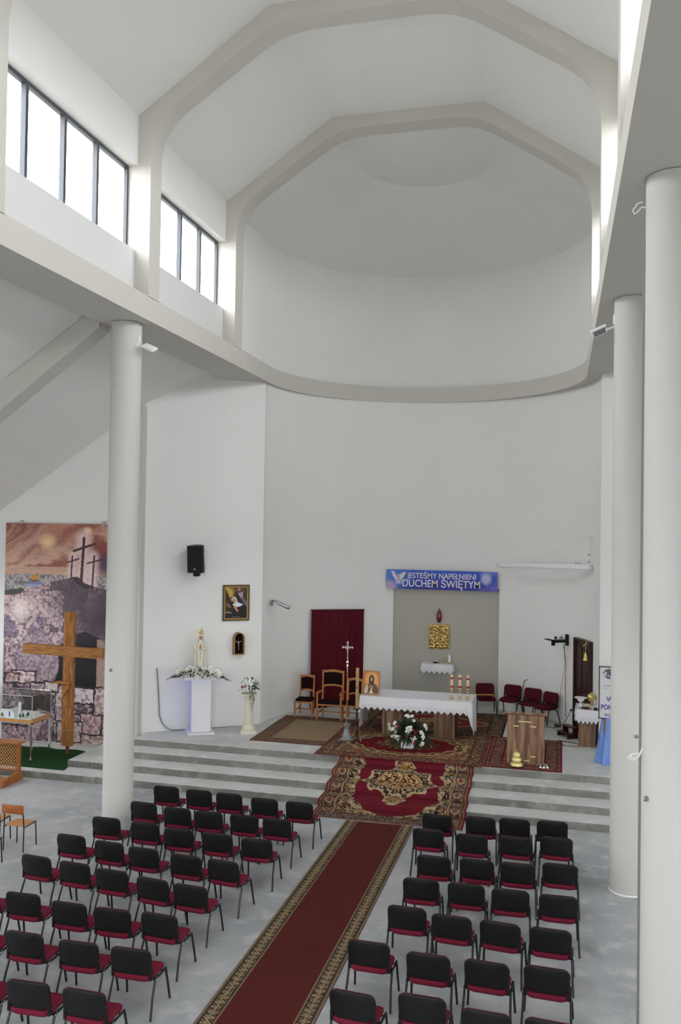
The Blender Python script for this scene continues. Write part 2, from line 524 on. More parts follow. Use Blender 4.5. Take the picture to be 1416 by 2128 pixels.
for i, y in enumerate(SY):
    z0, z1 = i * .15, i * .15 + .15
    yb = SY[i + 1] if i < 3 else 26.6
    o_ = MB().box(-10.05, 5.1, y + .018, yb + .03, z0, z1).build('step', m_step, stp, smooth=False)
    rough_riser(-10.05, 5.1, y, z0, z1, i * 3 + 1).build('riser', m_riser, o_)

# columns
CW = 4.59


def column(x, y, label):
    t = thing('round_column', label, 'column', (x, y, 0))
    prof = [(.285, 0), (.285, 9.64)]
    MB().lathe(prof, 48).build('shaft', m_col, t, angle=50)
    MB().lathe([(.30, 0), (.292, .012), (.286, .02)], 48, cap=False).build('plaster_splash', m_plast, t)
    return t


column(XC - CW, 15.04, 'white round column on the left of the nave, behind the black chairs')
column(XC + CW - .01, 15.0, 'white round column on the right, beside the chancel steps')
column(XC + CW + .03, 9.93, 'nearest white round column, cut by the right edge of the picture')
for y in (4.9,):
    column(XC + CW, y, 'white round column right of the nave, nearest the gallery')
    column(XC - CW, y, 'white round column left of the nave, nearest the gallery')
column(XC - CW, 9.93, 'white round column left of the nave, level with the rear chair rows')

MB_p = MB().tube([(.872, 9.985, .01), (.872, 9.985, 9.0)], .026, 10).build('conduit_pipe', m_band); tag(MB_p, 'thin grey conduit pipe up the back of the nearest column', 'pipe')  # added strip, stands in for the dark band along the column edge
# main beams, continued round the apse as a ring
RK = 4.065


def ringpts(r0, n=36):
    return [(XC + r0 * math.cos(PI * i / n), AYC + (r0 - .02) * math.sin(PI * i / n)) for i in range(n + 1)]


inner = [(XC + RK, YB)] + ringpts(RK) + [(XC - RK, YB)]
outer = [(XC + 5.1, YB), (XC + 5.1, 21.0), (XC + 5.1, 22.1)] + [(XC + 4.75 * math.cos(PI * i / 36), AYC + 4.75 * math.sin(PI * i / 36)) for i in range(1, 36)] + [(XC - 5.1, 22.1), (XC - 5.1, 21.0), (XC - 5.1, YB)]


def loft_beam(ins, outs, z0, z1):
    # both polylines resampled to the same count
    n = 140
    def res(pl):
        d = [0]
        for a, c in zip(pl, pl[1:]): d.append(d[-1] + math.dist(a, c))
        return d, pl
    def bykey(pl):
        # parametrise by angle round (XC, AYC) in the apse and by Y along the nave
        out = []
        for k in range(41):
            y = YB + (AYC - YB) * k / 40; out.append(('r', y))
        for k in range(1, 48): out.append(('a', PI * k / 48))
        for k in range(41):
            y = AYC - (AYC - YB) * k / 40; out.append(('l', y))
        return out
    keys = bykey(None); vs = []
    for t, q in keys:
        if t == 'r': pi, po = (XC + RK, q), (XC + 5.1, q)
        elif t == 'l': pi, po = (XC - RK, q), (XC - 5.1, q)
        else:
            pi = (XC + RK * math.cos(q), AYC + (RK - .02) * math.sin(q))
            f = min(1, abs(math.sin(q)) * 2.5); ro = 5.1 * (1 - f) + 4.75 * f
            po = (XC + ro * math.cos(q), AYC + ro * math.sin(q))
        vs += [(*pi, z0), (*po, z0), (*po, z1), (*pi, z1)]
    fs = []
    for k in range(len(keys) - 1):
        for i in range(4):
            j = (i + 1) % 4; fs.append((k * 4 + i, k * 4 + j, k * 4 + 4 + j, k * 4 + 4 + i))
    fs.append((0, 3, 2, 1)); e = (len(keys) - 1) * 4; fs.append((e, e + 1, e + 2, e + 3))
    return MB().add(vs, fs)


struct(loft_beam(inner, outer, 9.65, 10.1).build('trim_1', m_beam, angle=25))
for sgn, nm in ((-1, 'left'), (1, 'right')):
    # panels below the clerestory windows and wall above them
    x0 = XC + sgn * 4.375; x1 = XC + sgn * 4.75
    a, c = min(x0, x1), max(x0, x1)
    struct(MB().box(a, c, YB, 19.4, 10.1, 11.0).build('wall_sill_' + nm, m_panel, smooth=False)); b = MB()
    x0 = XC + sgn * 4.335; a, c = min(x0, x1), max(x0, x1)
    b.box(a, c, YB, 19.4, 12.6, 13.6)
    struct(b.build('wall_clerestory_' + nm, m_wall, smooth=False))

# vault over the nave, then turned round the apse
VP = [(4.335, 12.6), (4.335, 13.54), (1.75, 15.32)]
keys = []
for k in range(30): keys.append((YB + (AYC - YB) * k / 29, None))
vs = []; rows = []
prof = [(4.60, 13.357), (4.335, 13.54), (1.75, 15.32), (0.0, 15.32)]
def vpt(sd, y, d, z): return (XC + sd * d, y, z)
b = MB()
for sd in (1, -1):
    v = []
    for k in range(30):
        y = YB + (AYC - YB) * k / 29
        v += [(XC + sd * d, y, z) for d, z in prof]
    f = []
    for k in range(29):
        for i in range(3):
            q = (k * 4 + i, k * 4 + i + 1, k * 4 + 5 + i, k * 4 + 4 + i); f.append(q if sd > 0 else tuple(reversed(q)))
    b.add(v, f)
v = []; n = 72
for k in range(n + 1):
    a = PI * k / n
    v += [(XC + d * math.cos(a), AYC + (d if d > 2 else d) * math.sin(a), z) for d, z in prof]
f = [(k * 4 + i, k * 4 + i + 1, k * 4 + 5 + i, k * 4 + 4 + i) for k in range(n) for i in range(3)]
b.add(v, f)
# top skin so the roof has thickness
struct(b.build('ceiling', m_wall, angle=12))
struct(MB().box(XC - 5, XC + 5, YB - .3, 27.2, 15.6, 15.75).build('roof', m_roof, smooth=False))
struct(MB().box(-90, 90, -90, 110, -.6, -.32).build('ground_outside', m_ground, smooth=False))
# upper apse wall, half round, from the ring to the cone
v = []
for k in range(n + 3):
    if k == 0: px = [(XC + 4.335, 19.3), (XC + 4.6, 19.3)]
    elif k == n + 2: px = [(XC - 4.335, 19.3), (XC - 4.6, 19.3)]
    else:
        a = PI * (k - 1) / n; px = [(XC + 4.335 * math.cos(a), AYC + 4.335 * math.sin(a)), (XC + 4.6 * math.cos(a), AYC + 4.6 * math.sin(a))]
    v += [(*px[0], 10.0), (*px[0], 13.6), (*px[1], 13.6), (*px[1], 10.0)]
f = []
for k in range(n + 2):
    for i in range(4):
        j = (i + 1) % 4; f.append((k * 4 + i, k * 4 + 4 + i, k * 4 + 4 + j, k * 4 + j))
struct(MB().add(v, f).build('wall_apse_upper', m_wall, angle=30))
# lower apse wall with the shallow recess
NB0, NB1 = 67.6, 110.6           # recess between these angles
v = []; ths = sorted(set([0, 180, NB0, NB1] + [180 * k / 90 for k in range(91)]))
b = MB()


def arcwall(b, t0, t1, z0, z1, k0=1.0, k1=1.07):
    t = sorted(set([t0, t1] + [q for q in ths if t0 < q < t1])); v = []
    for q in t:
        p0, p1 = apse(q, k0), apse(q, k1); v += [(*p0, z0), (*p0, z1), (*p1, z1), (*p1, z0)]
    f = []
    for k in range(len(t) - 1):
        for i in range(4):
            j = (i + 1) % 4; f.append((k * 4 + i, k * 4 + 4 + i, k * 4 + 4 + j, k * 4 + j))
    f += [(0, 1, 2, 3), (len(t) * 4 - 1, len(t) * 4 - 2, len(t) * 4 - 3, len(t) * 4 - 4)]
    b.add(v, f)


arcwall(b, 0, NB0, .55, 9.66); arcwall(b, NB1, 180, .55, 9.66); arcwall(b, NB0, NB1, 4.1, 9.66)
struct(b.build('wall_apse', m_wall, angle=30))
p0, p1 = apse(NB0, 1.02), apse(NB1, 1.02)
b = MB(); b.box(p1[0] - .05, p0[0] + .05, 25.98, 26.25, .6, 4.1)
struct(b.build('wall_recess', m_niche, smooth=False))
# slanting walls either side of the apse, pilaster strips, aisle end walls
def zroof(d):                      # aisle roof underside at distance d from the centre line
    return 8.9 + .67 * (6.735 - d)


for sgn, nm in ((-1, 'left'), (1, 'right')):
    X = lambda d: XC + sgn * d
    e = (AXC - ARX) if sgn < 0 else (AXC + ARX)
    A = Vector((X(6.735), 20.1)); B = Vector((e, 21.95)); nrm = Vector((sgn * abs((B - A).y), abs((B - A).x))).normalized() * .3
    prof = [(A, zroof(6.735)), (A.lerp(B, .62), zroof(5.12)), (A.lerp(B, .66), 9.66), (B, 9.66)]
    v = []
    for p, z in prof: v += [(p.x, p.y, .5), (p.x, p.y, z + .02)]
    for p, z in prof: v += [(p.x + nrm.x, p.y + nrm.y, .5), (p.x + nrm.x, p.y + nrm.y, z + .02)]
    f = []
    for k in range(3):
        f.append((2 * k, 2 * k + 2, 2 * k + 3, 2 * k + 1)); f.append((8 + 2 * k, 9 + 2 * k, 11 + 2 * k, 10 + 2 * k)); f.append((2 * k + 1, 2 * k + 3, 11 + 2 * k, 9 + 2 * k))
    f += [(0, 1, 9, 8), (6, 14, 15, 7)]
    struct(MB().add(v, f).build('wall_slant_' + nm, m_wall, smooth=False))
    # end wall of the aisle, with the lean-to slope along its top
    d0, d1 = 6.735, AW
    pl = [(X(d0), 0), (X(d1), 0), (X(d1), zroof(d1)), (X(d0), zroof(d0))]
    struct(MB().prism(pl, 20.1, 20.4, 'y').build('wall_aisle_end_' + nm, m_wall, smooth=False))
    a, c = sorted((X(6.70), X(6.90)))
    struct(MB().box(a, c, 19.9, 20.12, .15, zroof(6.85) - .02).build('trim_2' if sgn < 0 else 'trim_3', m_beam, smooth=False))
    # lean-to roof
    pl = [(X(5.0), zroof(5.0)), (X(AW + .3), zroof(AW + .3)), (X(AW + .3), zroof(AW + .3) + .2), (X(5.0), zroof(5.0) + .2)]
    struct(MB().prism(pl, YB, 22.3, 'y').build('ceiling_aisle_' + nm, m_wall, smooth=False))
    pl = [(X(5.0), zroof(5.0) + .21), (X(AW + .6), zroof(AW + .6) + .21), (X(AW + .6), zroof(AW + .6) + .26), (X(5.0), zroof(5.0) + .26)]
    struct(MB().prism(pl, YB - .3, 22.4, 'y').build('roof_aisle_' + nm, m_roof, smooth=False))
    pl2 = [(X(5.08), 9.56), (X(AW), 9.56 - .73 * (AW - 5.08)), (X(AW), 9.9 - .67 * (AW - 5.08) + .1), (X(5.08), 10.0)]
    for y in (4.8, 9.85, 14.86):
        struct(MB().prism(pl2, y, y + .42, 'y').build('trim_4', m_beam, smooth=False))

# transverse ribs with rounded haunches
ci = [(4.065, 10.09), (4.065, 12.55), (4.06, 12.85), (4.02, 13.1), (3.93, 13.32), (3.78, 13.53), (3.58, 13.70), (3.3, 13.89), (2.1, 14.68), (1.85, 14.83), (1.6, 14.94), (1.3, 15.01), (1.0, 15.03)]
co = [(1.75, 15.42), (4.42, 13.6), (4.42, 12.61), (4.62, 12.61), (4.62, 9.9)]
poly = [(XC - d, z) for d, z in ci] + [(XC + d, z) for d, z in reversed(ci)] + [(XC + d, z) for d, z in reversed(co)] + [(XC - d, z) for d, z in co]
for i, (y0, y1) in enumerate(((19.3, 19.8), (14.86, 15.31), (10.05, 10.5), (5.1, 5.55), (.3, .75))):
    n = len(poly); nc = len(ci); L = ci
    b = MB()
    # build as strips so that no concave n-gon is needed
    inner_ = [(XC - d, z) for d, z in ci] + [(XC + d, z) for d, z in reversed(ci)]
    outer_ = [(XC - 4.62, 10.09), (XC - 4.62, 12.6), (XC - 4.42, 12.61), (XC - 4.42, 13.1), (XC - 4.42, 13.35), (XC - 4.42, 13.6), (XC - 4.0, 13.88), (XC - 3.6, 14.15), (XC - 2.4, 14.97), (XC - 2.1, 15.17), (XC - 1.75, 15.42), (XC - 1.4, 15.42), (XC - 1.0, 15.42)]
    outer_ = outer_ + [(2 * XC - x, z) for x, z in reversed(outer_)]
    m_ = len(inner_); v = []
    for (a, c) in zip(inner_, outer_): v += [(a[0], y0, a[1]), (c[0], y0, c[1]), (c[0], y1, c[1]), (a[0], y1, a[1])]
    f = []
    for k in range(m_ - 1):
        for q in range(4):
            j = (q + 1) % 4; f.append((k * 4 + q, k * 4 + j, k * 4 + 4 + j, k * 4 + 4 + q))
    f += [(0, 3, 2, 1), tuple((m_ - 1) * 4 + q for q in range(4))]
    struct(MB().add(v, f).build('trim_%d' % (5 + i), m_beam, angle=30))

# clerestory windows
nw = 1


def strip_window(x, y0, y1, n, z0=11.0, z1=12.6, mulls=None):
    global nw
    t = struct(thing('window_%d' % nw, None, None, (0, 0, 0))); nw += 1
    fx0, fx1 = x - .035, x + .035
    b = MB(); b.box(fx0, fx1, y0, y1, z0, z0 + .06); b.box(fx0, fx1, y0, y1, z1 - .07, z1)
    b.box(fx0, fx1, y0, y0 + .05, z0 + .06, z1 - .07); b.box(fx0, fx1, y1 - .05, y1, z0 + .06, z1 - .07)
    b.build('window_frame', m_frame, t, smooth=False)
    ms = mulls or [y0 + (y1 - y0) * k / n for k in range(1, n)]
    for y in ms:
        MB().box(fx0 - .01, fx1 + .01, y - .035, y + .035, z0 + .06, z1 - .07).build('mullion', m_frame, t, smooth=False)
    e = [y0] + list(ms) + [y1]
    for a, c in zip(e, e[1:]):
        MB().box(x - .006, x + .006, a + .02, c - .02, z0 + .04, z1 - .05).build('pane', m_pane, t, smooth=False)
        # beads round each pane
    s = 1 if x < XC else -1
    portal((x - s * .12, (y0 + y1) / 2, (z0 + z1) / 2), (0, -s * PI / 2, 0), z1 - z0, y1 - y0)


for sgn in (-1, 1):
    xw = XC + sgn * 4.56
    strip_window(xw, 15.31, 19.3, 4, mulls=[16.2, 17.22, 18.26])
    strip_window(xw, 10.5, 14.86, 4, mulls=[11.62, 12.69, 13.73])
    strip_window(xw, 5.55, 10.05, 4)
    strip_window(xw, .75, 5.1, 4)
    # roof edge outside, keeps the sky out of the gap over the beam
# unseen rear and aisle walls; their windows are sized for the light they give
def wall_with_holes(name, plane, c0, c1, u0, u1, z0, z1, holes):
    b = MB()
    us = sorted({u0, u1} | {h[0] for h in holes} | {h[1] for h in holes}); zs = sorted({z0, z1} | {h[2] for h in holes} | {h[3] for h in holes})
    for a, c in zip(us, us[1:]):
        for p, q in zip(zs, zs[1:]):
            if any(h[0] <= a and c <= h[1] and h[2] <= p and q <= h[3] for h in holes): continue
            if plane == 'y': b.box(a, c, c0, c1, p, q)
            else: b.box(c0, c1, a, c, p, q)
    return struct(b.build(name, m_wall, smooth=False))


rh = [(-6.3, -.63, 4.2, 9.0), (-13.2, -10.2, 2.2, 4.2), (3.27, 6.27, 2.2, 4.2)]
wall_with_holes('wall_rear', 'y', YB - .3, YB, XC - AW, XC + AW, 0, 15.5, rh)
for (u0, u1, z0, z1) in rh:
    t = struct(thing('window_%d' % nw, None, None)); nw += 1
    b = MB(); nx = max(1, round((u1 - u0) / 1.2)); nz_ = max(1, round((z1 - z0) / 1.6))
    for k in range(nx + 1):
        x = u0 + (u1 - u0) * k / nx; b.box(x - .03, x + .03, YB - .18, YB - .11, z0, z1)
    for k in range(nz_ + 1):
        z = z0 + (z1 - z0) * k / nz_; b.box(u0, u1, YB - .17, YB - .12, z - .03, z + .03)
    b.build('window_frame', m_frame, t, smooth=False)
    MB().box(u0, u1, YB - .15, YB - .14, z0, z1).build('pane', m_pane, t, smooth=False)
    portal(((u0 + u1) / 2, YB - .25, (z0 + z1) / 2), (PI / 2, 0, 0) , u1 - u0, z1 - z0)
for sgn in (-1, 1):
    xa = XC + sgn * AW; lo, hi = sorted((xa, xa + sgn * .3))
    hs = [(a, a + 2.6, 2.6, 4.5) for a in (-2.8, 1.6, 6.4, 11.2, 15.9)]  # unseen aisle openings, sized for the light they let in
    wall_with_holes('wall_aisle_' + ('left' if sgn < 0 else 'right'), 'x', lo, hi, YB, 20.4, 0, zroof(AW) + .1, hs)
    for (u0, u1, z0, z1) in hs:
        t = struct(thing('window_%d' % nw, None, None)); nw += 1
        b = MB(); xm = (lo + hi) / 2
        for k in range(4):
            y = u0 + (u1 - u0) * k / 3; b.box(xm - .035, xm + .035, y - .03, y + .03, z0, z1)
        b.box(xm - .03, xm + .03, u0, u1, z0, z0 + .05); b.box(xm - .03, xm + .03, u0, u1, z1 - .05, z1)
        b.build('window_frame', m_frame, t, smooth=False)
        MB().box(xm - .005, xm + .005, u0, u1, z0, z1).build('pane', m_pane, t, smooth=False)
        portal((xa + sgn * .25, (u0 + u1) / 2, (z0 + z1) / 2), (0, sgn * PI / 2, 0), z1 - z0, u1 - u0)

# ================================================================== RUGS
def ornament(cv, m, cols, fx, seed, thr=.56):
    """broken floral wool figure inside mask m"""
    n1 = cv.noise(fx, 2, seed); n2 = cv.noise(fx * 1.3, 2, seed + 1); n3 = cv.noise(fx * 2.2, 1, seed + 2)
    cv.fill(m & (n1 > thr), cols[0]); cv.fill(m & (n2 > thr + .03), cols[1]); cv.fill(m & (n3 > thr + .1), cols[2])


def band(cv, k0, k1):
    """mask of a frame between distances k0..k1 (metres in widths) from the edge"""
    x = np.minimum(cv.U, 1 - cv.U); y = np.minimum(cv.V, 1 - cv.V) * cv.asp
    d = np.minimum(x, y)
    return (d >= k0) & (d < k1), d


def wool(cv, seed, k=.10):
    n = cv.noise(60, 2, seed)
    cv.a *= (1 - k / 2 + k * n)[..., None]


# --- runner down the aisle
cv = Canvas(84, 900, (92, 44, 42), asp=13.4 / 1.36)
E_ = np.minimum(cv.U, 1 - cv.U) * 1.36; yy = cv.V * 13.4
cv.fill(E_ < .25, (96, 84, 66)); cv.fill(E_ < .018, (86, 26, 34))
cv.fill(((E_ > .018) & (E_ < .036)) | ((E_ > .22) & (E_ < .25)), (150, 130, 104))
cv.fill(((E_ > .205) & (E_ < .22)) | ((E_ > .05) & (E_ < .065)), (58, 48, 42))
ph = (yy / .115) % 1; dd = np.abs(ph - .5) * 2 * .055 + np.abs(E_ - .135) * .75
inb = (E_ > .065) & (E_ < .205)
cv.fill(inb, (70, 60, 50)); cv.fill(inb & (dd < .055) & (dd > .036), (168, 148, 116)); cv.fill(inb & (dd < .022), (170, 150, 118))
cv.fill(inb & (np.abs(ph - .0) < .12) & (np.abs(E_ - .135) > .045), (150, 124, 96))
wool(cv, 3, .16)


def runner_fn(u, v):
    y = 17.02 - 13.4 * v
    return (-4.07 + 1.36 * u + (v - .0) * -.04, y, .012 + .002 * math.sin(y * 2.1) * math.sin(u * 5)), (0, 0, 1)


tag(sheet('aisle_runner', cv, runner_fn, m_rug, thick=.009), 'long dark red aisle runner with patterned beige borders', 'carpet')

# --- stair rug
prof_ = []
zt = .006
ys = [16.98] + SY + [20.0]
P2 = [(16.98, 0)]
for i, y in enumerate(SY):
    P2 += [(y - .05, i * .15), (y - .03, i * .15 + .12), (y + .02, i * .15 + .15 + .004)]
P2 += [(19.95, .604)]
L_ = [0]
for a, c in zip(P2, P2[1:]): L_.append(L_[-1] + math.dist(a, c))
LT = L_[-1]
cv = Canvas(300, 330, (110, 35, 47), asp=LT / 3.06)
W_, V_ = cv.U * 3.06, (1 - cv.V) * LT        # V_ from the bottom
E_ = np.minimum(np.minimum(W_, 3.06 - W_), V_)
ex = np.minimum(W_, 3.06 - W_)
tan_, gold_, navy, brn = (140, 118, 94), (180, 160, 122), (40, 37, 42), (88, 62, 52)
cx, cy = 1.53, 1.95
# corner spandrels
corner = (ex < .62 + .42 * np.clip((1.0 - V_) / 1.0, 0, 1) ** 1.6 + .04 * np.sin(V_ * 16)) & (V_ > 0)
low = V_ < .52 + .45 * np.clip(1 - ex / 1.15, 0, 1) ** 2
edge_ = cv.noise(26, 2, 5) * .14
cm = ((ex + edge_ < .70 + .95 * np.clip((1.15 - V_) / .8, 0, 1) ** 1.7)) | (V_ < .38)
cv.fill(cm, gold_)
cm2 = (ex + edge_ < .61 + .90 * np.clip((1.08 - V_) / .8, 0, 1) ** 1.7) | (V_ < .32)
cv.fill(cm2, brn); ornament(cv, cm2, (navy, (128, 96, 70), gold_), 46, 11, .52)
out_ = (~cm2) & cm; ornament(cv, out_, (navy, tan_, gold_), 60, 21, .56)
fr = E_ < .40
cv.fill(fr, (112, 84, 68)); ornament(cv, fr, (tan_, (86, 54, 46), (70, 70, 78)), 60, 31, .5)
for k0, k1, c_ in ((.0, .045, (116, 30, 42)), (.045, .06, tan_), (.06, .12, (104, 70, 56)), (.12, .135, (168, 144, 110)), (.335, .35, (60, 44, 42)), (.35, .385, (160, 136, 106)), (.385, .40, (56, 40, 40))):
    cv.fill((ex >= k0) & (ex < k1) & (V_ > k0 * .8), c_)
    if k0 > .04: cv.fill((V_ >= k0 * .6) & (V_ < k1 * .6) & (ex > k0), c_)
ph = ((V_ / .34) % 1 - .5) * .34
ro = np.hypot((ex - .235), ph); cv.fill((ro < .085) & (ro > .055) & (V_ > .3), (168, 140, 110)); cv.fill((ro < .035) & (V_ > .3), (140, 60, 56))
# medallion
mx_, my_ = W_ - cx, V_ - cy
ang = np.arctan2(my_, mx_); rr = np.hypot(mx_ / .78, my_ / .62)
lob = 1 + .09 * np.cos(ang * 10) + cv.noise(30, 2, 8) * .12 - .06
spike = (np.abs(my_) < .055 * np.clip(1 - np.abs(mx_) / 1.0, 0, 1) * 2.2) & (np.abs(mx_) < .95)
cv.fill((rr < lob * .98) | spike, gold_)
cv.fill((rr < lob * .9), navy); ornament(cv, rr < lob * .9, ((104, 66, 48), (60, 44, 42), gold_), 52, 41, .5)
r2_ = np.hypot(mx_ / .50, my_ / .40)
cv.fill(r2_ < 1.0, (188, 160, 112)); cv.fill(r2_ < .93, (116, 58, 42)); ornament(cv, r2_ < .9, ((190, 150, 100), (60, 34, 34), (206, 178, 130)), 60, 51, .5)
for sg in (-1, 1):
    pe = np.hypot(mx_ / .22, (my_ + sg * .80) / .26)
    cv.fill(pe < 1.05 + .12 * np.cos(5 * np.arctan2(my_ + sg * .8, mx_)), gold_)
    cv.fill(pe < .82, navy); ornament(cv, pe < .8, (gold_, (120, 60, 40), gold_), 60, 61, .48)
    cv.fill(pe < .3, (160, 120, 60)); cv.fill(np.hypot(mx_ / .11, (my_ + sg * 1.08) / .03) < 1, gold_)
wool(cv, 5, .14)


def stair_fn(u, v):
    d = (1 - v) * LT
    k = 0
    while k < len(L_) - 2 and d > L_[k + 1]: k += 1
    t = (d - L_[k]) / (L_[k + 1] - L_[k])
    (ya, za), (yb, zb) = P2[k], P2[k + 1]
    y, z = ya + (yb - ya) * t, za + (zb - za) * t
    tx, tz = (yb - ya), (zb - za); l = math.hypot(tx, tz); nn = (0, -tz / l, tx / l)
    x = -4.84 + 3.06 * u + .03 * math.sin(z * 20) * (u - .5) - .02 * (y - 17)*.3
    wob = .003 * math.sin(u * 9 + y * 4)
    return (x, y + nn[1] * .014, z + .014 + wob * (1 if nn[2] > .5 else 0)), nn


sr = sheet('stair_rug', cv, stair_fn, m_rug, thick=.009, back=False)
tag(sr, 'burgundy rug with golden medallion laid down the chancel steps', 'carpet')
b = MB()
for i in range(150):
    x = -4.82 + 3.02 * i / 149
    b.tube([(x, 16.98, .014), (x + random.uniform(-.01, .01), 16.94, .006)], .004, 4)
tag(b.build('fringe', m_lace, sr, smooth=False), kind='stuff')


def flat_rug(name, cv, x0, x1, y0, y1, z, label, hang=0.0):
    def fn(u, v):
        x = x0 + (x1 - x0) * u; y = y1 + (y0 - y1) * v
        zz = z + .003 * math.sin(x * 3.3 + y) * math.cos(y * 2.7)
        if hang and y < y0 + hang: zz -= (y0 + hang - y) * .25
        return (x, y, zz), (0, 0, 1)
    return tag(sheet(name, cv, fn, m_rug, thick=.008), label, 'carpet')


# --- altar rug, oval medallion
W0, H0 = 3.84, 2.95
cv = Canvas(330, 260, (150, 112, 84), asp=H0 / W0)
X_, Y_ = (cv.U - .5) * W0, (.5 - cv.V) * H0
E_ = np.minimum(W0 / 2 - abs(X_), H0 / 2 - abs(Y_))
ornament(cv, E_ > 0, ((128, 84, 62), (172, 138, 100), (96, 84, 70)), 40, 71, .5)
fan = (abs(np.sin(np.arctan2(Y_, X_) * 14)) < .35) & (E_ > .35); cv.fill(fan, (118, 76, 56), .5)
fr = E_ < .36; cv.fill(fr, (138, 96, 74)); ornament(cv, fr, ((168, 132, 100), (104, 70, 58), (84, 76, 66)), 56, 75, .5)
cv.fill(E_ < .03, (122, 36, 44)); cv.fill((E_ > .33) & (E_ < .37), (90, 60, 50)); cv.fill((E_ > .07) & (E_ < .10), (92, 62, 52))
ov = np.hypot(X_ / 1.46, Y_ / .98); wv = ov + .03 * np.cos(np.arctan2(Y_, X_) * 18)
cv.fill(wv < 1.0, (176, 152, 108)); cv.fill(wv < .94, (104, 92, 66)); ornament(cv, wv < .94, ((176, 150, 108), (96, 40, 40), (70, 62, 50)), 44, 81, .5)
cv.fill(wv < .84, (178, 152, 110)); cv.fill(wv < .80, (108, 32, 38))
ornament(cv, wv < .5, ((150, 110, 80), (60, 42, 40), (170, 140, 100)), 40, 85, .52)
wool(cv, 6)
flat_rug('altar_rug', cv, -5.44, -1.62, 19.38, 22.3, .630, 'large red and tan rug with oval medallion under the altar')

# --- rear rug, dark olive with red diamond
W0, H0 = 3.95, 2.9
cv = Canvas(240, 180, (78, 72, 60), asp=H0 / W0)
X_, Y_ = (cv.U - .5) * W0, (.5 - cv.V) * H0
E_ = np.minimum(W0 / 2 - abs(X_), H0 / 2 - abs(Y_))
ornament(cv, E_ > 0, ((104, 92, 72), (58, 52, 48), (120, 70, 56)), 44, 91, .5)
dm = abs(X_) / 1.65 + abs(Y_) / 1.0; cv.fill(dm < 1.02, (168, 142, 112)); cv.fill(dm < .95, (116, 48, 46)); ornament(cv, dm < .5, ((160, 130, 100), (80, 50, 46), (170, 150, 120)), 40, 95, .5)
cv.fill(E_ < .42, (82, 62, 54)); ornament(cv, E_ < .42, ((112, 84, 66), (58, 52, 50), (130, 108, 84)), 60, 97, .5); cv.fill((E_ > .40) & (E_ < .44), (48, 40, 38)); cv.fill(E_ < .05, (60, 30, 34))
wool(cv, 8)
flat_rug('rear_rug', cv, -5.3, -1.36, 22.28, 25.1, .616, 'dark olive rug with red diamond behind the altar')

# --- lectern rug
W0, H0 = 1.70, 2.95
cv = Canvas(170, 260, (104, 32, 42), asp=H0 / W0)
X_, Y_ = (cv.U - .5) * W0, (.5 - cv.V) * H0
E_ = np.minimum(W0 / 2 - abs(X_), H0 / 2 - abs(Y_))
zig = abs(((X_ / .22) % 1) - .5) * .2; cv.fill((abs(((Y_ + zig) / .2) % 1 - .5) < .12) & (abs(X_) < .45), (176, 140, 120)); ornament(cv, abs(X_) < .46, ((96, 20, 32), (130, 34, 46), (170, 130, 110)), 30, 101, .55)
cv.fill(E_ < .38, (140, 92, 74)); ornament(cv, E_ < .38, ((170, 128, 98), (104, 62, 54), (84, 74, 70)), 44, 103, .5); cv.fill((E_ > .36) & (E_ < .39), (92, 30, 40)); cv.fill((E_ > .10) & (E_ < .13), (96, 50, 48)); cv.fill(E_ < .045, (118, 30, 44))
wool(cv, 9)
flat_rug('lectern_rug', cv, -1.60, .09, 19.5, 22.4, .618, 'red zigzag rug with tan border under the walnut lectern')

# --- beige sisal-like rug by the wooden chairs
W0, H0 = 2.25, 3.1
cv = Canvas(240, 330, (168, 150, 122), asp=H0 / W0)
X_, Y_ = (cv.U - .5) * W0, (.5 - cv.V) * H0
E_ = np.minimum(W0 / 2 - abs(X_), H0 / 2 - abs(Y_))
cv.fill((((X_ + Y_) / .07) % 1 < .45), (138, 118, 92)); cv.fill((((X_ - Y_) / .07) % 1 < .18), (124, 104, 82))
cv.fill(E_ < .44, (116, 90, 76)); ornament(cv, E_ < .44, ((134, 108, 90), (98, 74, 64), (124, 98, 80)), 60, 111, .5); cv.fill(E_ < .02, (96, 40, 40))
wool(cv, 10)
flat_rug('beige_rug', cv, -7.32, -5.02, 20.2, 23.2, .609, 'beige lattice rug with brown border in front of the wooden chairs')

# --- turf on the aisle terrace
b = MB()
r_ = random.Random(4)
def turf(u, v):
    x = -14.6 + 3.62 * u - (.36 * v if u > .95 else 0); x = -14.6 + (3.25 + .35 * (1 - v)) * u; y = 17.96 + 1.68 * v
    y += .05 * math.sin(u * 23) * (v > .9)
    z = .158 + .004 * r_.random() + .05 * math.exp(-(((x + 11.62) / .16) ** 2 + ((y - 19.08) / .16) ** 2)) + .03 * math.exp(-(((x + 11.9) / .4) ** 2 + ((y - 19.0) / .05) ** 2))
    return (x, y, z)
b.grid(turf, 70, 34)
tag(b.build('turf_mat', m_turf), 'green artificial turf under the wooden cross and display case', 'carpet')

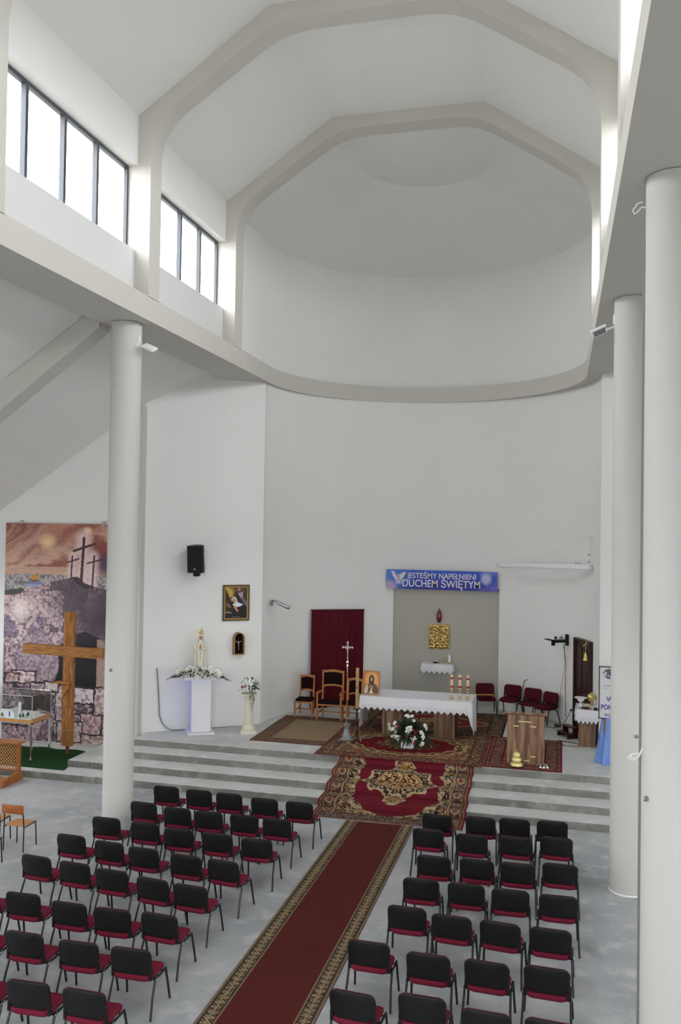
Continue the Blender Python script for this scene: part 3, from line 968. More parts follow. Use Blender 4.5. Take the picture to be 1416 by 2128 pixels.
# ================================================================== MURAL
cv = Canvas(300, 560, (150, 120, 130), asp=5.6 / 2.98)
U, V = cv.U, cv.V
def lerpc(a, b_, t):
    t = np.clip(t, 0, 1)[..., None]; return (np.array(a) / 255.) * (1 - t) + (np.array(b_) / 255.) * t
sky = lerpc((150, 100, 90), (208, 170, 150), V / .22)
cv.fill(np.ones_like(V), sky)
sw = cv.noise(5, 5, 201, fy=16)
wx = U + .5 * V
an_ = np.arctan2(.50 - V * 1.88, U + .25); r1 = np.random.default_rng(5).random(200); q_ = an_ * 17 + 5.5 * sw + 2.5 * cv.noise(3, 3, 77); i_ = np.floor(q_).astype(int) % 199; fr_ = q_ - np.floor(q_); st1 = r1[i_] * (1 - fr_) + r1[i_ + 1] * fr_
cv.fill((V < .24) * np.clip(st1 * 1.3 - .5, 0, 1), (226, 186, 162), .75)
cv.fill((V < .2) * np.clip((.45 - st1) * 2.4, 0, 1), (150, 84, 76), .8)
cv.fill((V < .16) * (np.clip(1 - cv.ell(.62, .045, .3, .10), 0, 1)), (176, 104, 84), .5)
cv.fill((np.clip(1 - cv.ell(.96, .14, .16, .14), 0, 1)), (142, 72, 68), .9)
cv.fill((np.clip(1 - cv.ell(1.0, .185, .16, .13), 0, 1)), (88, 74, 96), .9)
cv.fill((np.clip(1 - cv.ell(.42, .085, .10, .08), 0, 1)), (244, 206, 160), 1.0)
cv.fill((np.clip(1 - cv.ell(.80, .032, .05, .04), 0, 1)), (250, 214, 170), 1.0)
# city on the horizon
n_ = cv.noise(60, 2, 7); city = (V > .232 + .01 * cv.noise(20, 2, 9)) & (V < .335)
cv.fill(city, (150, 142, 148)); cv.fill(city & (n_ > .54), (182, 172, 172)); cv.fill(city & (n_ < .42), (116, 110, 116))
cv.fill((V > .29 + .03 * cv.noise(9, 3, 12)) & (V < .335) & (U < .34), (66, 66, 66)); cv.fill((cv.ell(.30, .283, .085, .028) < 1), (120, 126, 168)); cv.fill((abs(U - .30) < .10) & (abs(V - .292) < .010), (150, 156, 190))
cv.fill((cv.ell(.296, .256, .037, .034) < 1) & (V < .262), (196, 146, 62)); cv.fill((abs(U - .296) < .034) & (abs(V - .266) < .006), (120, 96, 70))
# glow and hill
for (ccx, t0, t1, wd) in ((.765, .07, .28, .075), (.66, .15, .25, .04), (.862, .15, .29, .05)):
    cv.fill(np.clip(1.5 - cv.line((ccx, t0), (ccx - .01, t1), wd), 0, 1), (236, 208, 206), .85)
hill = [(-.01, .345), (.10, .335), (.17, .325), (.22, .29), (.30, .296), (.42, .275), (.52, .262), (.62, .252), (.67, .242), (.72, .243), (.77, .268), (.82, .276), (.90, .288), (1.01, .300), (1.01, 1.01), (-.01, 1.01)]
hm = cv.poly(hill)
rk, ri = cv.cells(420, 3, 1.3); nz1 = cv.noise(12, 6, 33); nz2 = cv.noise(50, 3, 35)
base_ = lerpc((104, 84, 96), (196, 168, 172), nz1 * 1.9 - .45)
cv.fill(hm, base_); cv.fill(hm * np.clip(1 - U * 1.4, 0, 1) * np.clip(1.6 - V * 2.2, 0, 1), (226, 196, 192), .75)
cv.fill(hm & (rk < .004), (66, 54, 66), .4); cv.fill(hm & (ri > .8), (214, 186, 182), .35); cv.fill(hm & (nz2 > .6), (222, 204, 206), .55); cv.fill(hm & (nz2 < .36), (62, 52, 62), .6)
cv.fill(hm * np.clip(1 - cv.ell(.95, .42, .35, .33), 0, 1), (74, 58, 70), 1.0); cv.fill(hm * np.clip(1 - cv.ell(.70, .36, .3, .2), 0, 1), (120, 98, 112), .5)
cv.fill(hm & (V < .5) & (cv.noise(7, 5, 61) > .58) & (U > .45), (78, 64, 76), .7)
cv.fill(hm * (V < .53) * (V > .43) * (cv.noise(10, 4, 63) < .5) * (U < .4), (92, 76, 104), .6)
cv.fill(cv.poly([(.66, .245), (.72, .243), (.78, .27), (.84, .285), (.80, .30), (.74, .285), (.68, .262)]), (62, 54, 60), .8)
cv.fill(hm * np.clip(1 - cv.ell(.16, .40, .13, .13), 0, 1), (238, 222, 216), .9)
# tomb: dark mouth, round stone, masonry
dk = cv.poly([(.42, .60), (.55, .56), (.72, .50), (.80, .49), (.95, .52), (.93, .60), (.92, .745), (.50, .742), (.38, .70)])
cv.fill(dk & (nz1 > .25), (30, 28, 32), .92)
cv.fill(cv.poly([(.50, .59), (.91, .59), (.905, .735), (.50, .735)]), (24, 24, 27))
cv.fill((cv.ell(.93, .66, .10, .26) < 1) & (U > .91), (176, 148, 140), .9)
cv.fill(cv.poly([(-.01, .62), (.2, .60), (.5, .72), (.52, .97), (-.01, .96)]) & (cv.noise(6, 4, 71) > .5), (48, 40, 46), .8)
cv.fill(cv.ell(.335, .640, .215, .262) < 1, (110, 94, 106)); cv.fill(cv.ell(.340, .637, .20, .245) < 1, (148, 130, 140)); cv.fill((cv.ell(.335, .64, .215, .262) < 1) & (nz2 > .56), (186, 168, 172), .7); cv.fill((cv.ell(.335, .64, .215, .262) < 1) & (nz2 < .4), (112, 96, 108), .6)
blocks = [((.55, .748), (.89, .812), (214, 204, 206)), ((.53, .742), (.60, .90), (186, 170, 172)), ((.61, .82), (.88, .862), (96, 80, 90)), ((.62, .868), (.77, .935), (172, 142, 142)), ((.775, .862), (.965, .952), (186, 150, 150)), ((.90, .742), (1.0, .858), (190, 168, 160)),
          ((.55, .905), (.78, .99), (176, 152, 150)), ((.78, .955), (1.0, 1.0), (186, 162, 152)), ((.10, .685), (.32, .735), (206, 184, 180)), ((.03, .70), (.16, .735), (180, 146, 140)), ((.28, .735), (.50, .77), (190, 170, 168)), ((.42, .73), (.54, .765), (200, 186, 184)), ((.0, .86), (.24, .93), (140, 116, 122))]
for (p, q, c_) in blocks:
    wob = (cv.noise(22, 3, int(p[0] * 1000) + 5) - .5) * .03
    m_ = (U > p[0] + wob) & (U < q[0] - wob) & (V > p[1] + wob * .5) & (V < q[1] - wob * .5)
    me_ = (U > p[0] + wob - .012) & (U < q[0] - wob + .012) & (V > p[1] + wob * .5 - .007) & (V < q[1] - wob * .5 + .007)
    cv.fill(me_, (58, 46, 54)); cv.fill(m_, c_); cv.fill(m_ & (nz2 > .58), (226, 212, 210), .6); cv.fill(m_ & (nz2 < .4), (104, 84, 92), .6)
# three crosses
for (ccx, t0, t1, wd, bx0, by0, bx1, by1) in ((.768, .066, .272, .013, .672, .125, .876, .090), (.660, .148, .250, .0075, .610, .178, .724, .160), (.868, .146, .292, .0085, .805, .180, .947, .160)):
    cv.fill(cv.line((ccx, t0), (ccx - (t1 - t0) * .10, t1), wd) < 1, (82, 56, 62)); cv.fill(cv.line((bx0, by0), (bx1, by1), wd * .85) < 1, (92, 62, 68))
cv.a *= .93 + .14 * cv.noise(120, 1, 99)[..., None]
mu = sheet('canvas', cv, lambda u, v: ((-14.12 + 2.98 * u, 20.045, 5.82 - 5.62 * v), (0, -1, 0)), m_print, thick=.01)
mural = thing('wall_mural', 'tall printed mural of three crosses above a rock tomb', 'mural', (-12.63, 20.09, .2))
mu.parent = mural; mu.location = (12.63, -20.09, -.2)
for x in (-13.65, -11.28):
    MB().box(x - .03, x + .03, 20.03, 20.09, 5.80, 5.90).build('hook', m_steel, mural).location = (12.63, -20.09, -.2)

# ================================================================== STACKING CHAIRS
def chair_proto(name, label, backm, shellm, seatm, group):
    t = thing(name, label, 'chair', (0, 0, 0), 0, group)
    so = rrect(.50, .47, .09, 5, 0, .0)
    wp = lambda x, y: -.014 * (1 - (x / .25) ** 2) + (.05 * max(0, -y / .235 - .6) if y < 0 else -.03 * max(0, (y - .14) / .09) ** 2)
    b = MB(); b.pillow(so, .075, lambda x, y: wp(x, y), plane='xy'); b.v = [(x, y, z + .455) for x, y, z in b.v]
    b.build('seat', seatm, t, angle=60)
    b = MB(); b.pillow(rrect(.46, .43, .08, 4, 0, .0), .02, lambda x, y: wp(x, y) - .002, plane='xy'); b.v = [(x, y, z + .425) for x, y, z in b.v]
    b.build('seat_pan', m_black, t, angle=60)
    # backrest: rounded outline, sagging lower edge, curved in plan, tilted back
    o = []
    for a, c in rrect(.525, .30, .09, 6, 0, 0):
        if c < 0: c = c - .045 * (1 - (a / .2625) ** 2) * min(1, -c / .15)
        o.append((a, c))
    tilt = math.radians(9)
    def place(bb, dy):
        q = []
        for x, y, z in bb.v:
            y2 = y - .035 + .045 * 4 * x * x / .26 + dy          # wings curl forward
            q.append((x, -.225 + y2 * math.cos(tilt) - z * math.sin(tilt), .672 + z * math.cos(tilt) + y2 * math.sin(tilt)))
        bb.v = q; return bb
    place(MB().pillow(o, .028), 0).build('back_shell', shellm, t, angle=60)
    place(MB().pillow([(a * .955, c * .95) for a, c in o], .034), .022).build('backrest', backm, t, angle=60)
    for s in (-1, 1):
        x = s * .25
        MB().tube([(s * .285, -.275, .008), (s * .272, -.20, .25), (x * 1.07, -.125, .415)], .0145, 8).build('leg', m_blackm, t)
        MB().tube([(s * .285, .27, .008), (s * .272, .22, .25), (x * 1.07, .172, .415)], .0145, 8).build('leg', m_blackm, t)
        MB().tube([(x * 1.0, -.235, .72), (x * .985, -.20, .56), (x * .985, -.175, .45), (x * .985, -.12, .415), (x * .985, .0, .408)], .012, 8, flat=1.0).build('back_upright', m_blackm, t)
        MB().bevbox(min(x * .90, x * 1.04), max(x * .90, x * 1.04), -.215, -.165, .44, .56, .006).build('bracket_cover', m_black, t)
    b = MB()
    for s in (-1, 1):
        b.tube([(s * .267, -.13, .418), (s * .267, .175, .418)], .0145, 8)
    for y in (-.09, .13): b.tube([(-.26, y, .408), (.26, y, .408)], .011, 8)
    b.build('seat_frame', m_blackm, t)
    b = MB()
    for s in (-1, 1): b.ball((s * .285, -.135, .425), .010, n=8, m=6); b.ball((s * .283, -.10, .43), .008, n=8, m=6)
    b.build('bolts', m_steel, t)
    return t


ORD = ['front', 'second', 'third', 'fourth', 'fifth', 'sixth', 'seventh', 'eighth']
LROWS = [[(-7.28, 15.44), (-6.59, 15.4), (-5.97, 15.37), (-5.24, 15.28), (-4.56, 15.25)],
         [(-7.25, 14.44), (-6.54, 14.33), (-5.93, 14.3), (-5.28, 14.31), (-4.67, 14.28)],
         [(-7.47, 13.5), (-6.73, 13.47), (-6.06, 13.35), (-5.38, 13.32), (-4.67, 13.27)],
         [(-7.59, 12.59), (-6.86, 12.49), (-6.22, 12.4), (-5.47, 12.31), (-4.85, 12.27)],
         [(-7.61, 11.65), (-6.92, 11.58), (-6.26, 11.49), (-5.56, 11.37), (-4.95, 11.3)],
         [(-7.68, 10.48), (-7.0, 10.43), (-6.25, 10.34), (-5.61, 10.33), (-4.96, 10.36)],
         [(-7.03, 9.5), (-6.31, 9.44), (-5.55, 9.41), (-4.87, 9.43)],
         [(-6.29, 8.5), (-5.59, 8.45), (-4.91, 8.45)]]
RROWS = [[(-2.05, 15.31), (-1.3, 15.39), (-.72, 15.46), (-.08, 15.52)],
         [(-2.09, 14.52), (-1.36, 14.46), (-.65, 14.57), (-.01, 14.73)],
         [(-1.83, 13.35), (-1.18, 13.4), (-.57, 13.42), (.05, 13.57)],
         [(-1.88, 12.43), (-1.24, 12.44), (-.62, 12.41), (.03, 12.39)],
         [(-1.92, 11.46), (-1.32, 11.36), (-.70, 11.34), (-.07, 11.33)],
         [(-2.2, 10.37), (-1.46, 10.26), (-.78, 10.27), (-.10, 10.32)],
         [(-2.13, 9.20), (-1.39, 9.33), (-.70, 9.21), (-.05, 9.21)]]
proto = chair_proto('stacking_chair', '', m_red, m_black, m_red, 'chairs')
first = True
SEAT = {0: 'next to the carpet', 1: 'second seat from the carpet', 2: 'third seat from the carpet', 3: 'fourth seat from the carpet', 4: 'fifth seat from the carpet'}
rj = random.Random(3)
for side, rows in (('left', LROWS), ('right', RROWS)):
    for r, row in enumerate(rows):
        seq = list(reversed(row)) if side == 'left' else row
        for k, (x, y) in enumerate(seq):
            lab = 'black and burgundy chair, %s row from the steps, %s, %s block' % (ORD[r], SEAT[k], side)
            ang = math.radians(rj.uniform(-2.5, 2.5) + (-4 if side == 'left' and r in (3, 4) else 0) + (-3 if side == 'right' and r > 3 else 0))
            # (x, y) is the top middle of the backrest
            px, py = x - .29 * math.sin(ang), y + .29 * math.cos(ang)
            g = 'black-backed chairs in rows %s of the carpet' % side
            if first: proto.location = (px, py, 0); proto.rotation_euler = (0, 0, ang); proto['label'] = lab; proto['group'] = g; first = False
            else: dup(proto, (px, py, 0), ang, lab, g)

# ---- chairs upholstered in dark red on the chancel, facing the altar
rp = chair_proto('upholstered_chair', '', m_dred, m_dred, m_dred, 'dark red chairs along the apse wall')
RC_ = [((-2.0, 25.05), 3.35, 'dark red upholstered chair with a book on its seat, right of the recess'),
       ((-1.33, 25.17), 2.83, 'dark red upholstered chair standing behind the walnut lectern, left one'),
       ((-.78, 24.82), 2.72, 'dark red upholstered chair against the wall, third from the recess'),
       ((-.34, 24.40), 2.45, 'dark red upholstered chair nearest the brown door')]
for i, ((x, y), a, lab) in enumerate(RC_):
    if i == 0: rp.location = (x, y, .62); rp.rotation_euler = (0, 0, a); rp['label'] = lab
    else: dup(rp, (x, y, .6), a, lab, 'dark red chairs along the apse wall')
b = MB(); b.M = Matrix.Translation((-1.92, 24.88, 1.135)) @ Matrix.Rotation(.2, 4, 'Z'); b.bevbox(-.12, .12, -.16, .16, 0, .05, .008)
bk = thing('book', 'dark red book lying on the chair right of the recess', 'book', (0, 0, 0))
b.build('cover', m_dred, bk)
b = MB(); b.M = Matrix.Translation((-1.92, 24.88, 1.142)) @ Matrix.Rotation(.2, 4, 'Z'); b.box(-.115, .125, -.155, .163, 0, .036); b.build('pages', m_cream, bk)
b = MB(); b.M = Matrix.Translation((-2.01, 24.80, 1.19)) @ Matrix.Rotation(.2, 4, 'Z'); b.bevbox(-.30, .24, -.055, .0, 0, .03, .006)
tag(b.build('missal_stand', m_goldp), 'flat golden strip lying across the book on the chair', 'tray')

# ================================================================== BEECH CHAIRS WITH BLACK VELVET
def beech_chair(name, label, x, y, rz, w, hback, arms):
    t = thing(name, label, 'armchair' if arms else 'chair', (x, y, .62), rz)
    hw = w / 2; d = .42
    for s in (-1, 1):
        MB().bevbox(s * hw - .024, s * hw + .024, .16, .21, 0, (.70 if arms else .43), .006).build('leg', m_chairw, t)
        o = [(-.30, 0), (-.25, 0), (-.225, .45), (-.27, hback), (-.31, hback), (-.275, .45)]
        MB().prism([(a, c) for a, c in o], s * (hw - .045) - .02, s * (hw - .045) + .02, 'x').build('leg', m_chairw, t, smooth=False)
        MB().box(s * (hw - .03) - .012, s * (hw - .03) + .012, -.26, .17, .17, .20).build('stretcher', m_chairw, t, smooth=False)
        if arms:
            o = [(-.27, .68), (.20, .70), (.24, .70), (.24, .735), (.05, .745), (-.27, .72)]
            MB().prism(o, s * (hw - .005) - .03, s * (hw - .005) + .03, 'x').build('armrest', m_chairw, t, smooth=False)
    MB().box(-hw + .02, hw - .02, -.06, -.03, .16, .19).build('stretcher', m_chairw, t, smooth=False)
    b = MB()
    b.box(-hw + .02, hw - .02, .165, .195, .38, .43); b.box(-hw + .02, hw - .02, -.25, -.22, .38, .43)
    for s in (-1, 1): b.box(s * (hw - .03) - .012, s * (hw - .03) + .012, -.23, .17, .38, .43)
    b.build('apron', m_chairw, t, smooth=False)
    b = MB(); b.pillow(rrect(w - .02, .44, .04, 4, 0, 0), .06, lambda a, c: .0, plane='xy'); b.v = [(a, c, z + .455) for a, c, z in b.v]
    b.build('seat', m_velvet, t, angle=60)
    zt, zb = hback, hback - .40
    iw = hw - .062
    def yb(z): return -.262 - .045 * (z - .45) / (hback - .45)
    # arched rails
    for (za, th, nm) in ((hback - .035, .065, 'top_rail'), (zb - .02, .05, 'lower_rail')):
        v = []; n = 12; bb = MB()
        for i in range(n + 1):
            a = -iw - .01 + 2 * (iw + .01) * i / n; h = .035 * math.cos(a / iw * PI / 2)
            for (yy, zz) in ((-.018, -th / 2), (.018, -th / 2), (.018, th / 2), (-.018, th / 2)):
                v.append((a, yb(za) + yy, za + zz + h - .01))
        f = [(i * 4 + q, i * 4 + 4 + q, i * 4 + 4 + (q + 1) % 4, i * 4 + (q + 1) % 4) for i in range(n) for q in range(4)] + [(3, 2, 1, 0), (n * 4, n * 4 + 1, n * 4 + 2, n * 4 + 3)]
        bb.add(v, f).build(nm, m_chairw, t, angle=30)
    n = 10; o = []
    for i in range(n + 1): a = -iw + 2 * iw * i / n; o.append((a, zb + .01 + .03 * math.cos(a / iw * PI / 2) - .01))
    for i in range(n + 1): a = iw - 2 * iw * i / n; o.append((a, zt - .06 + .03 * math.cos(a / iw * PI / 2) - .01))
    bb = MB().pillow(o, .05); bb.v = [(a, c + yb(z), z) for a, c, z in bb.v]; bb.build('back_cushion', m_velvet, t, angle=60)
    return t


beech_chair('wooden_chair', 'small wooden chair with black back, leftmost, before the red curtain', -6.80, 23.22, PI + .06, .48, 1.07, False)
beech_chair('wooden_armchair', 'large wooden armchair with black upholstery in front of the red curtain', -6.02, 23.05, PI + .02, .66, 1.27, True)
beech_chair('wooden_chair', 'small wooden chair behind the processional cross, right of the armchair', -5.42, 23.1, PI - .04, .48, 1.07, False)

# ================================================================== SCHOOL CHAIRS AT THE LEFT EDGE
def school_chair(x, y, rz, label, p=m_ply):
    t = thing('school_chair', label, 'chair', (x, y, 0), rz, 'small plywood school chairs at the left edge')
    for s in (-1, 1):
        MB().tube([(s * .20, -.20, .012), (s * .20, -.19, .44), (s * .19, -.20, .62), (s * .185, -.235, .84)], .011, 8).build('leg', m_blackm, t)
        MB().tube([(s * .20, .20, .012), (s * .19, .18, .435)], .011, 8).build('leg', m_blackm, t)
        MB().tube([(s * .19, -.19, .43), (s * .19, .19, .435)], .01, 8).build('side_rail', m_blackm, t)
    MB().tube([(-.19, .17, .43), (.19, .17, .43)], .01, 8).build('cross_rail', m_blackm, t)
    b = MB(); b.pillow(rrect(.41, .42, .03, 4, 0, .01), .014, lambda a, c: .012 * (a / .2) ** 2 - (.03 * max(0, (c - .13) / .09) ** 2), plane='xy'); b.v = [(a, c, z + .452) for a, c, z in b.v]
    b.build('seat', p, t, angle=50)
    b = MB(); b.pillow(rrect(.44, .16, .03, 4), .012, lambda a, c: -.035 + .035 * (a / .22) ** 2); b.v = [(a, c - .215 - .025, z + .765) for a, c, z in b.v]
    b.build('backrest', m_plyb, t, angle=50)
    return t


school_chair(-9.32, 13.84, 0, 'small plywood chair standing nearest the left column')
school_chair(-9.92, 13.95, .12, 'plywood chair at the left picture edge, behind the other two')
school_chair(-9.40, 12.95, -.05, 'plywood chair at the left picture edge, nearest the camera')

# ================================================================== ALTAR
def Zs(k, s): return k


AX0, AX1, AY0, AY1, AZ = -4.88, -2.06, 21.62, 22.72, 1.57
t = thing('altar_table', 'long altar with walnut pedestals under the white cloth', 'altar', (-3.47, 22.15, .63))
def loc_(o, p):
    o.location = -p.location; return o
loc_(MB().bevbox(AX0 + .02, AX1 - .02, AY0 + .02, AY1 - .02, AZ - .07, AZ - .008, .01).build('table_top', m_walnut, t), t)
for x0, x1 in ((-4.33, -3.83), (-3.02, -2.50)):
    pd = loc_(MB().bevbox(x0, x1, 21.78, 22.5, .63, AZ - .07, .008).build('pedestal', m_walnut, t), t)
    b = MB(); b.box(x0 + .09, x0 + .11, 21.768, 21.779, .66, AZ - .1); b.box(x1 - .13, x1 - .11, 21.768, 21.779, .66, AZ - .1)
    b.build('corner_strip', m_walnutd, pd, smooth=False)
loc_(MB().box(-3.8, -3.0, 22.2, 22.24, 1.2, AZ - .07).build('rear_panel', m_walnutd, t, smooth=False), t)

# altar cloth with a lace hem on all sides, long at the two ends
def cloth(name, x0, x1, y0, y1, z, df, ds, db, label, cat, tooth=.12, amp=.02, seed=0, th=.004):
    t = thing(name, label, cat, ((x0 + x1) / 2, (y0 + y1) / 2, z))
    NX, NY = max(8, int((x1 - x0) / .05)), max(6, int((y1 - y0) / .05))
    per = [(x0 + (x1 - x0) * i / NX, y0, 0) for i in range(NX)] + [(x1, y0 + (y1 - y0) * i / NY, 1) for i in range(NY)] + [(x1 - (x1 - x0) * i / NX, y1, 2) for i in range(NX)] + [(x0, y1 - (y1 - y0) * i / NY, 3) for i in range(NY)]
    MB().box(x0, x1, y0, y1, z - th, z + th).build('cloth_top', m_cloth, t, smooth=False).location = -t.location
    def drop(k):
        p = per[k % len(per)]; d = {0: df, 1: ds, 2: db, 3: ds}[p[2]]
        return d
    n = len(per); R = 9; v = []
    drops = [drop(k) for k in range(n)]
    sm = [sum(drops[(k + q) % n] for q in (-1, 0, 1)) / 3 for k in range(n)]
    s_ = 0; lens = []
    for k in range(n):
        lens.append(s_); a, c = per[k], per[(k + 1) % n]; s_ += math.hypot(c[0] - a[0], c[1] - a[1])
    nt = max(3, round(s_ / tooth)); tw = s_ / nt
    cxm, cym = (x0 + x1) / 2, (y0 + y1) / 2
    SUB = 3
    pts = []
    for k in range(n):
        a, c = per[k], per[(k + 1) % n]
        for q in range(SUB):
            f = q / SUB; pts.append((a[0] + (c[0] - a[0]) * f, a[1] + (c[1] - a[1]) * f, a[2], lens[k] + (s_ / n) * f, sm[k] * (1 - f) + sm[(k + 1) % n] * f))
    N = len(pts)
    def nrm(i):
        p, q = pts[i - 1], pts[(i + 1) % N]; dx, dy = q[0] - p[0], q[1] - p[1]; l = math.hypot(dx, dy) or 1
        return dy / l, -dx / l
    def outpt(i, f):
        x, y, sd, s, d = pts[i]; nx, ny = nrm(i)
        ph = (s / tw) % 1; tri = 1 - abs(ph * 2 - 1)
        hem = (.02 * math.sin(s * 6 * PI / tw) + .075 * tri - .045) * 1.0
        fold = amp * (math.sin(s * 9 + seed) + .6 * math.sin(s * 23 + seed * 2)) * f
        L = d * f + (hem if f > .999 else hem * .3 if f > .8 else 0)
        return (x + nx * (.012 + .02 * f + fold), y + ny * (.012 + .02 * f + fold), z - L)
    fs_ = [0, .15, .4, .62]
    def skirt(fl):
        v = [outpt(i, f) for f in fl for i in range(N)]
        v = [(a, c, zz + (th if f_i == 0 and fl[0] == 0 else 0)) for f_i in range(len(fl)) for (a, c, zz) in v[f_i * N:(f_i + 1) * N]]
        return MB().add(v, [(r * N + i, (r + 1) * N + i, (r + 1) * N + (i + 1) % N, r * N + (i + 1) % N) for r in range(len(fl) - 1) for i in range(N)])
    o = skirt([0, .08, .25, .45, .62]).build('cloth_skirt', m_cloth, t, angle=80); o.location = -t.location
    o2 = skirt([.62, .72, .82, .92, 1.0]).build('lace_hem', m_lace, t, angle=80); o2.location = -t.location
    return t


cl = cloth('altar_cloth', AX0, AX1, AY0, AY1, AZ + .004, .30, .82, .30, 'white lace-edged cloth draped over the long altar', 'tablecloth', .155, .012, 1)

def painting(name, label, w, h, cvp, frame_m, inner_m, fw=.05, lip=.012, depth=.03):
    """framed picture standing in the local xz plane, facing -y, bottom centre at the origin"""
    t = thing(name, label, 'picture')
    b = MB()
    for (x0, x1, z0, z1) in ((-w / 2, w / 2, 0, fw), (-w / 2, w / 2, h - fw, h), (-w / 2, -w / 2 + fw, fw, h - fw), (w / 2 - fw, w / 2, fw, h - fw)):
        b.bevbox(x0, x1, -depth, 0, z0, z1, .004)
    b.build('frame', frame_m, t)
    if inner_m:
        b = MB(); q = fw; l = lip
        for (x0, x1, z0, z1) in ((-w / 2 + q, w / 2 - q, q, q + l), (-w / 2 + q, w / 2 - q, h - q - l, h - q), (-w / 2 + q, -w / 2 + q + l, q, h - q), (w / 2 - q - l, w / 2 - q, q, h - q)):
            b.box(x0, x1, -depth * .8, -.004, z0, z1)
        b.build('gilt_slip', inner_m, t, smooth=False)
    ww, hh = w - 2 * fw + .004, h - 2 * fw + .004
    sheet('canvas', cvp, lambda u, v: ((-ww / 2 + ww * u, -depth * .45, h - fw - hh * v), (0, -1, 0)), m_print, t, thick=.006)
    return t


# half-length figure on an orange ground
cv = Canvas(110, 160, (206, 122, 66), asp=1.42)
cv.fill(np.clip(1.4 - cv.ell(.5, .38, .55, .6), 0, 1), (236, 170, 104)); cv.fill(cv.ell(.5, .30, .30, .32) < 1, (240, 176, 96), .6)
cv.fill((cv.ell(.5, .97, .50, .70) < 1), (120, 92, 76)); cv.fill(cv.ell(.16, .93, .14, .34) < 1, (196, 190, 186)); cv.fill(cv.ell(.84, .92, .15, .36) < 1, (98, 78, 80))
cv.fill(cv.ell(.52, .86, .26, .30) < 1, (222, 206, 160)); cv.fill(cv.poly([(.28, .55), (.5, .66), (.72, .55), (.80, 1), (.66, 1), (.5, .74), (.34, 1), (.2, 1)]), (104, 74, 60))
cv.fill((cv.ell(.5, .36, .19, .32) < 1), (62, 50, 52)); cv.fill(cv.ell(.5, .36, .095, .165) < 1, (190, 140, 108)); cv.fill(cv.ell(.5, .45, .075, .07) < 1, (96, 66, 52)); cv.fill(cv.poly([(.36, .25), (.5, .15), (.64, .25), (.62, .20), (.5, .10), (.38, .20)]), (110, 100, 92))
for ex_ in (.465, .535): cv.fill(cv.ell(ex_, .345, .014, .010) < 1, (50, 36, 34))
cv.fill(cv.line((.5, .35), (.5, .395), .008) < 1, (166, 116, 88)); cv.fill(cv.ell(.50, .72, .05, .055) < 1, (170, 46, 40)); cv.fill(np.clip(1.5 - cv.ell(.5, .72, .12, .12), 0, 1) * (cv.ell(.50, .72, .05, .055) > 1), (240, 220, 150), .6)
cv.fill(cv.line((.20, .52), (.23, .66), .035) < 1, (200, 150, 118)); cv.fill(cv.line((.22, .66), (.20, .9), .07) < 1, (214, 208, 200), .8)
cv.a *= .9 + .2 * cv.noise(24, 3, 2)[..., None]
p = painting('framed_icon', 'wooden framed picture of a bearded man standing on the altar', .43, .60, cv, m_chairw, m_goldp, .03, .006, .03)
p.location = (-4.63, 21.80, AZ + .014); p.rotation_euler = (math.radians(-9), 0, .02)

# three altar candles
def altar_candle(x, y, label):
    t = thing('candlestick', label, 'candlestick', (x, y, AZ + .009), 0, 'brass candlesticks on the right of the altar')
    MB().lathe([(.058, 0), (.060, .008), (.050, .018), (.024, .03), (.014, .05), (.020, .065), (.024, .085), (.014, .105), (.011, .15), (.020, .175), (.012, .19), (.014, .215), (.035, .235), (.052, .25), (.054, .256), (.03, .258)], 20).build('stand', m_brass, t)
    c = MB().lathe([(.040, .258), (.041, .60), (.036, .612), (.01, .612)], 20).build('candle', m_candle, t)
    for z0, z1 in ((.285, .34), (.50, .545)):
        MB().lathe([(.0415, z0), (.0425, z0 + .004), (.0425, z1 - .004), (.0415, z1)], 20, cap=False).build('red_band', m_candler, c)
    MB().lathe([(.020, .612), (.020, .62), (.004, .625), (.003, .645)], 10).build('wick', m_brass, t)
    return t


altar_candle(-2.595, 21.93, 'left one of three brass candlesticks with red banded candles')
altar_candle(-2.392, 21.93, 'middle one of three brass candlesticks with red banded candles')
altar_candle(-2.195, 21.93, 'right one of three brass candlesticks with red banded candles')

# ================================================================== CROSS, PASCHAL CANDLE
t = thing('processional_cross', 'silver crucifix on a pale wooden pole in a cast foot', 'crucifix', (-5.03, 20.85, .64))
MB().lathe([(.011, .33), (.013, 1.0), (.0125, 1.66)], 12).build('pole', m_chairw, t)
MB().lathe([(.016, 1.64), (.019, 1.76), (.022, 1.82), (.014, 1.84), (.030, 1.86), (.036, 1.885), (.030, 1.91), (.014, 1.93), (.02, 1.955), (.012, 1.97)], 16).build('socket', m_chrome, t)
b = MB(); M_ = m_steel
def cr(z0, z1): b.box(-.012, .012, -.008, .008, z0, z1)
cr(1.96, 2.36); b.box(-.11, .11, -.008, .008, 2.235, 2.26)
for (x, z) in ((-.115, 2.247), (.115, 2.247), (0, 2.365)):
    for dx, dz in ((-.016, 0), (.016, 0), (0, .018), (0, -.016)): b.ball((x + dx, 0, z + dz), .016, .01, .016, n=8, m=6)
for sx in (-1, 1):
    for sz in (-1, 1): b.tube([(sx * .015, 0, 2.247 + sz * .012), (sx * .06, 0, 2.247 + sz * .055)], .004, 6)
b.build('cross', m_steel, t)
b = MB(); b.tube([(0, -.016, 2.20), (0, -.02, 2.12), (.006, -.018, 2.0)], [.016, .012, .006], 8); b.tube([(-.085, -.014, 2.245), (0, -.018, 2.205), (.085, -.014, 2.245)], .007, 6); b.ball((0, -.022, 2.225), .013, n=8, m=6)
b.build('corpus', m_chrome, t)
b = MB()
prof = [(.17, .0), (.172, .012), (.15, .03), (.10, .10), (.07, .20), (.055, .28), (.062, .30), (.048, .32)]
n = 24
v = []
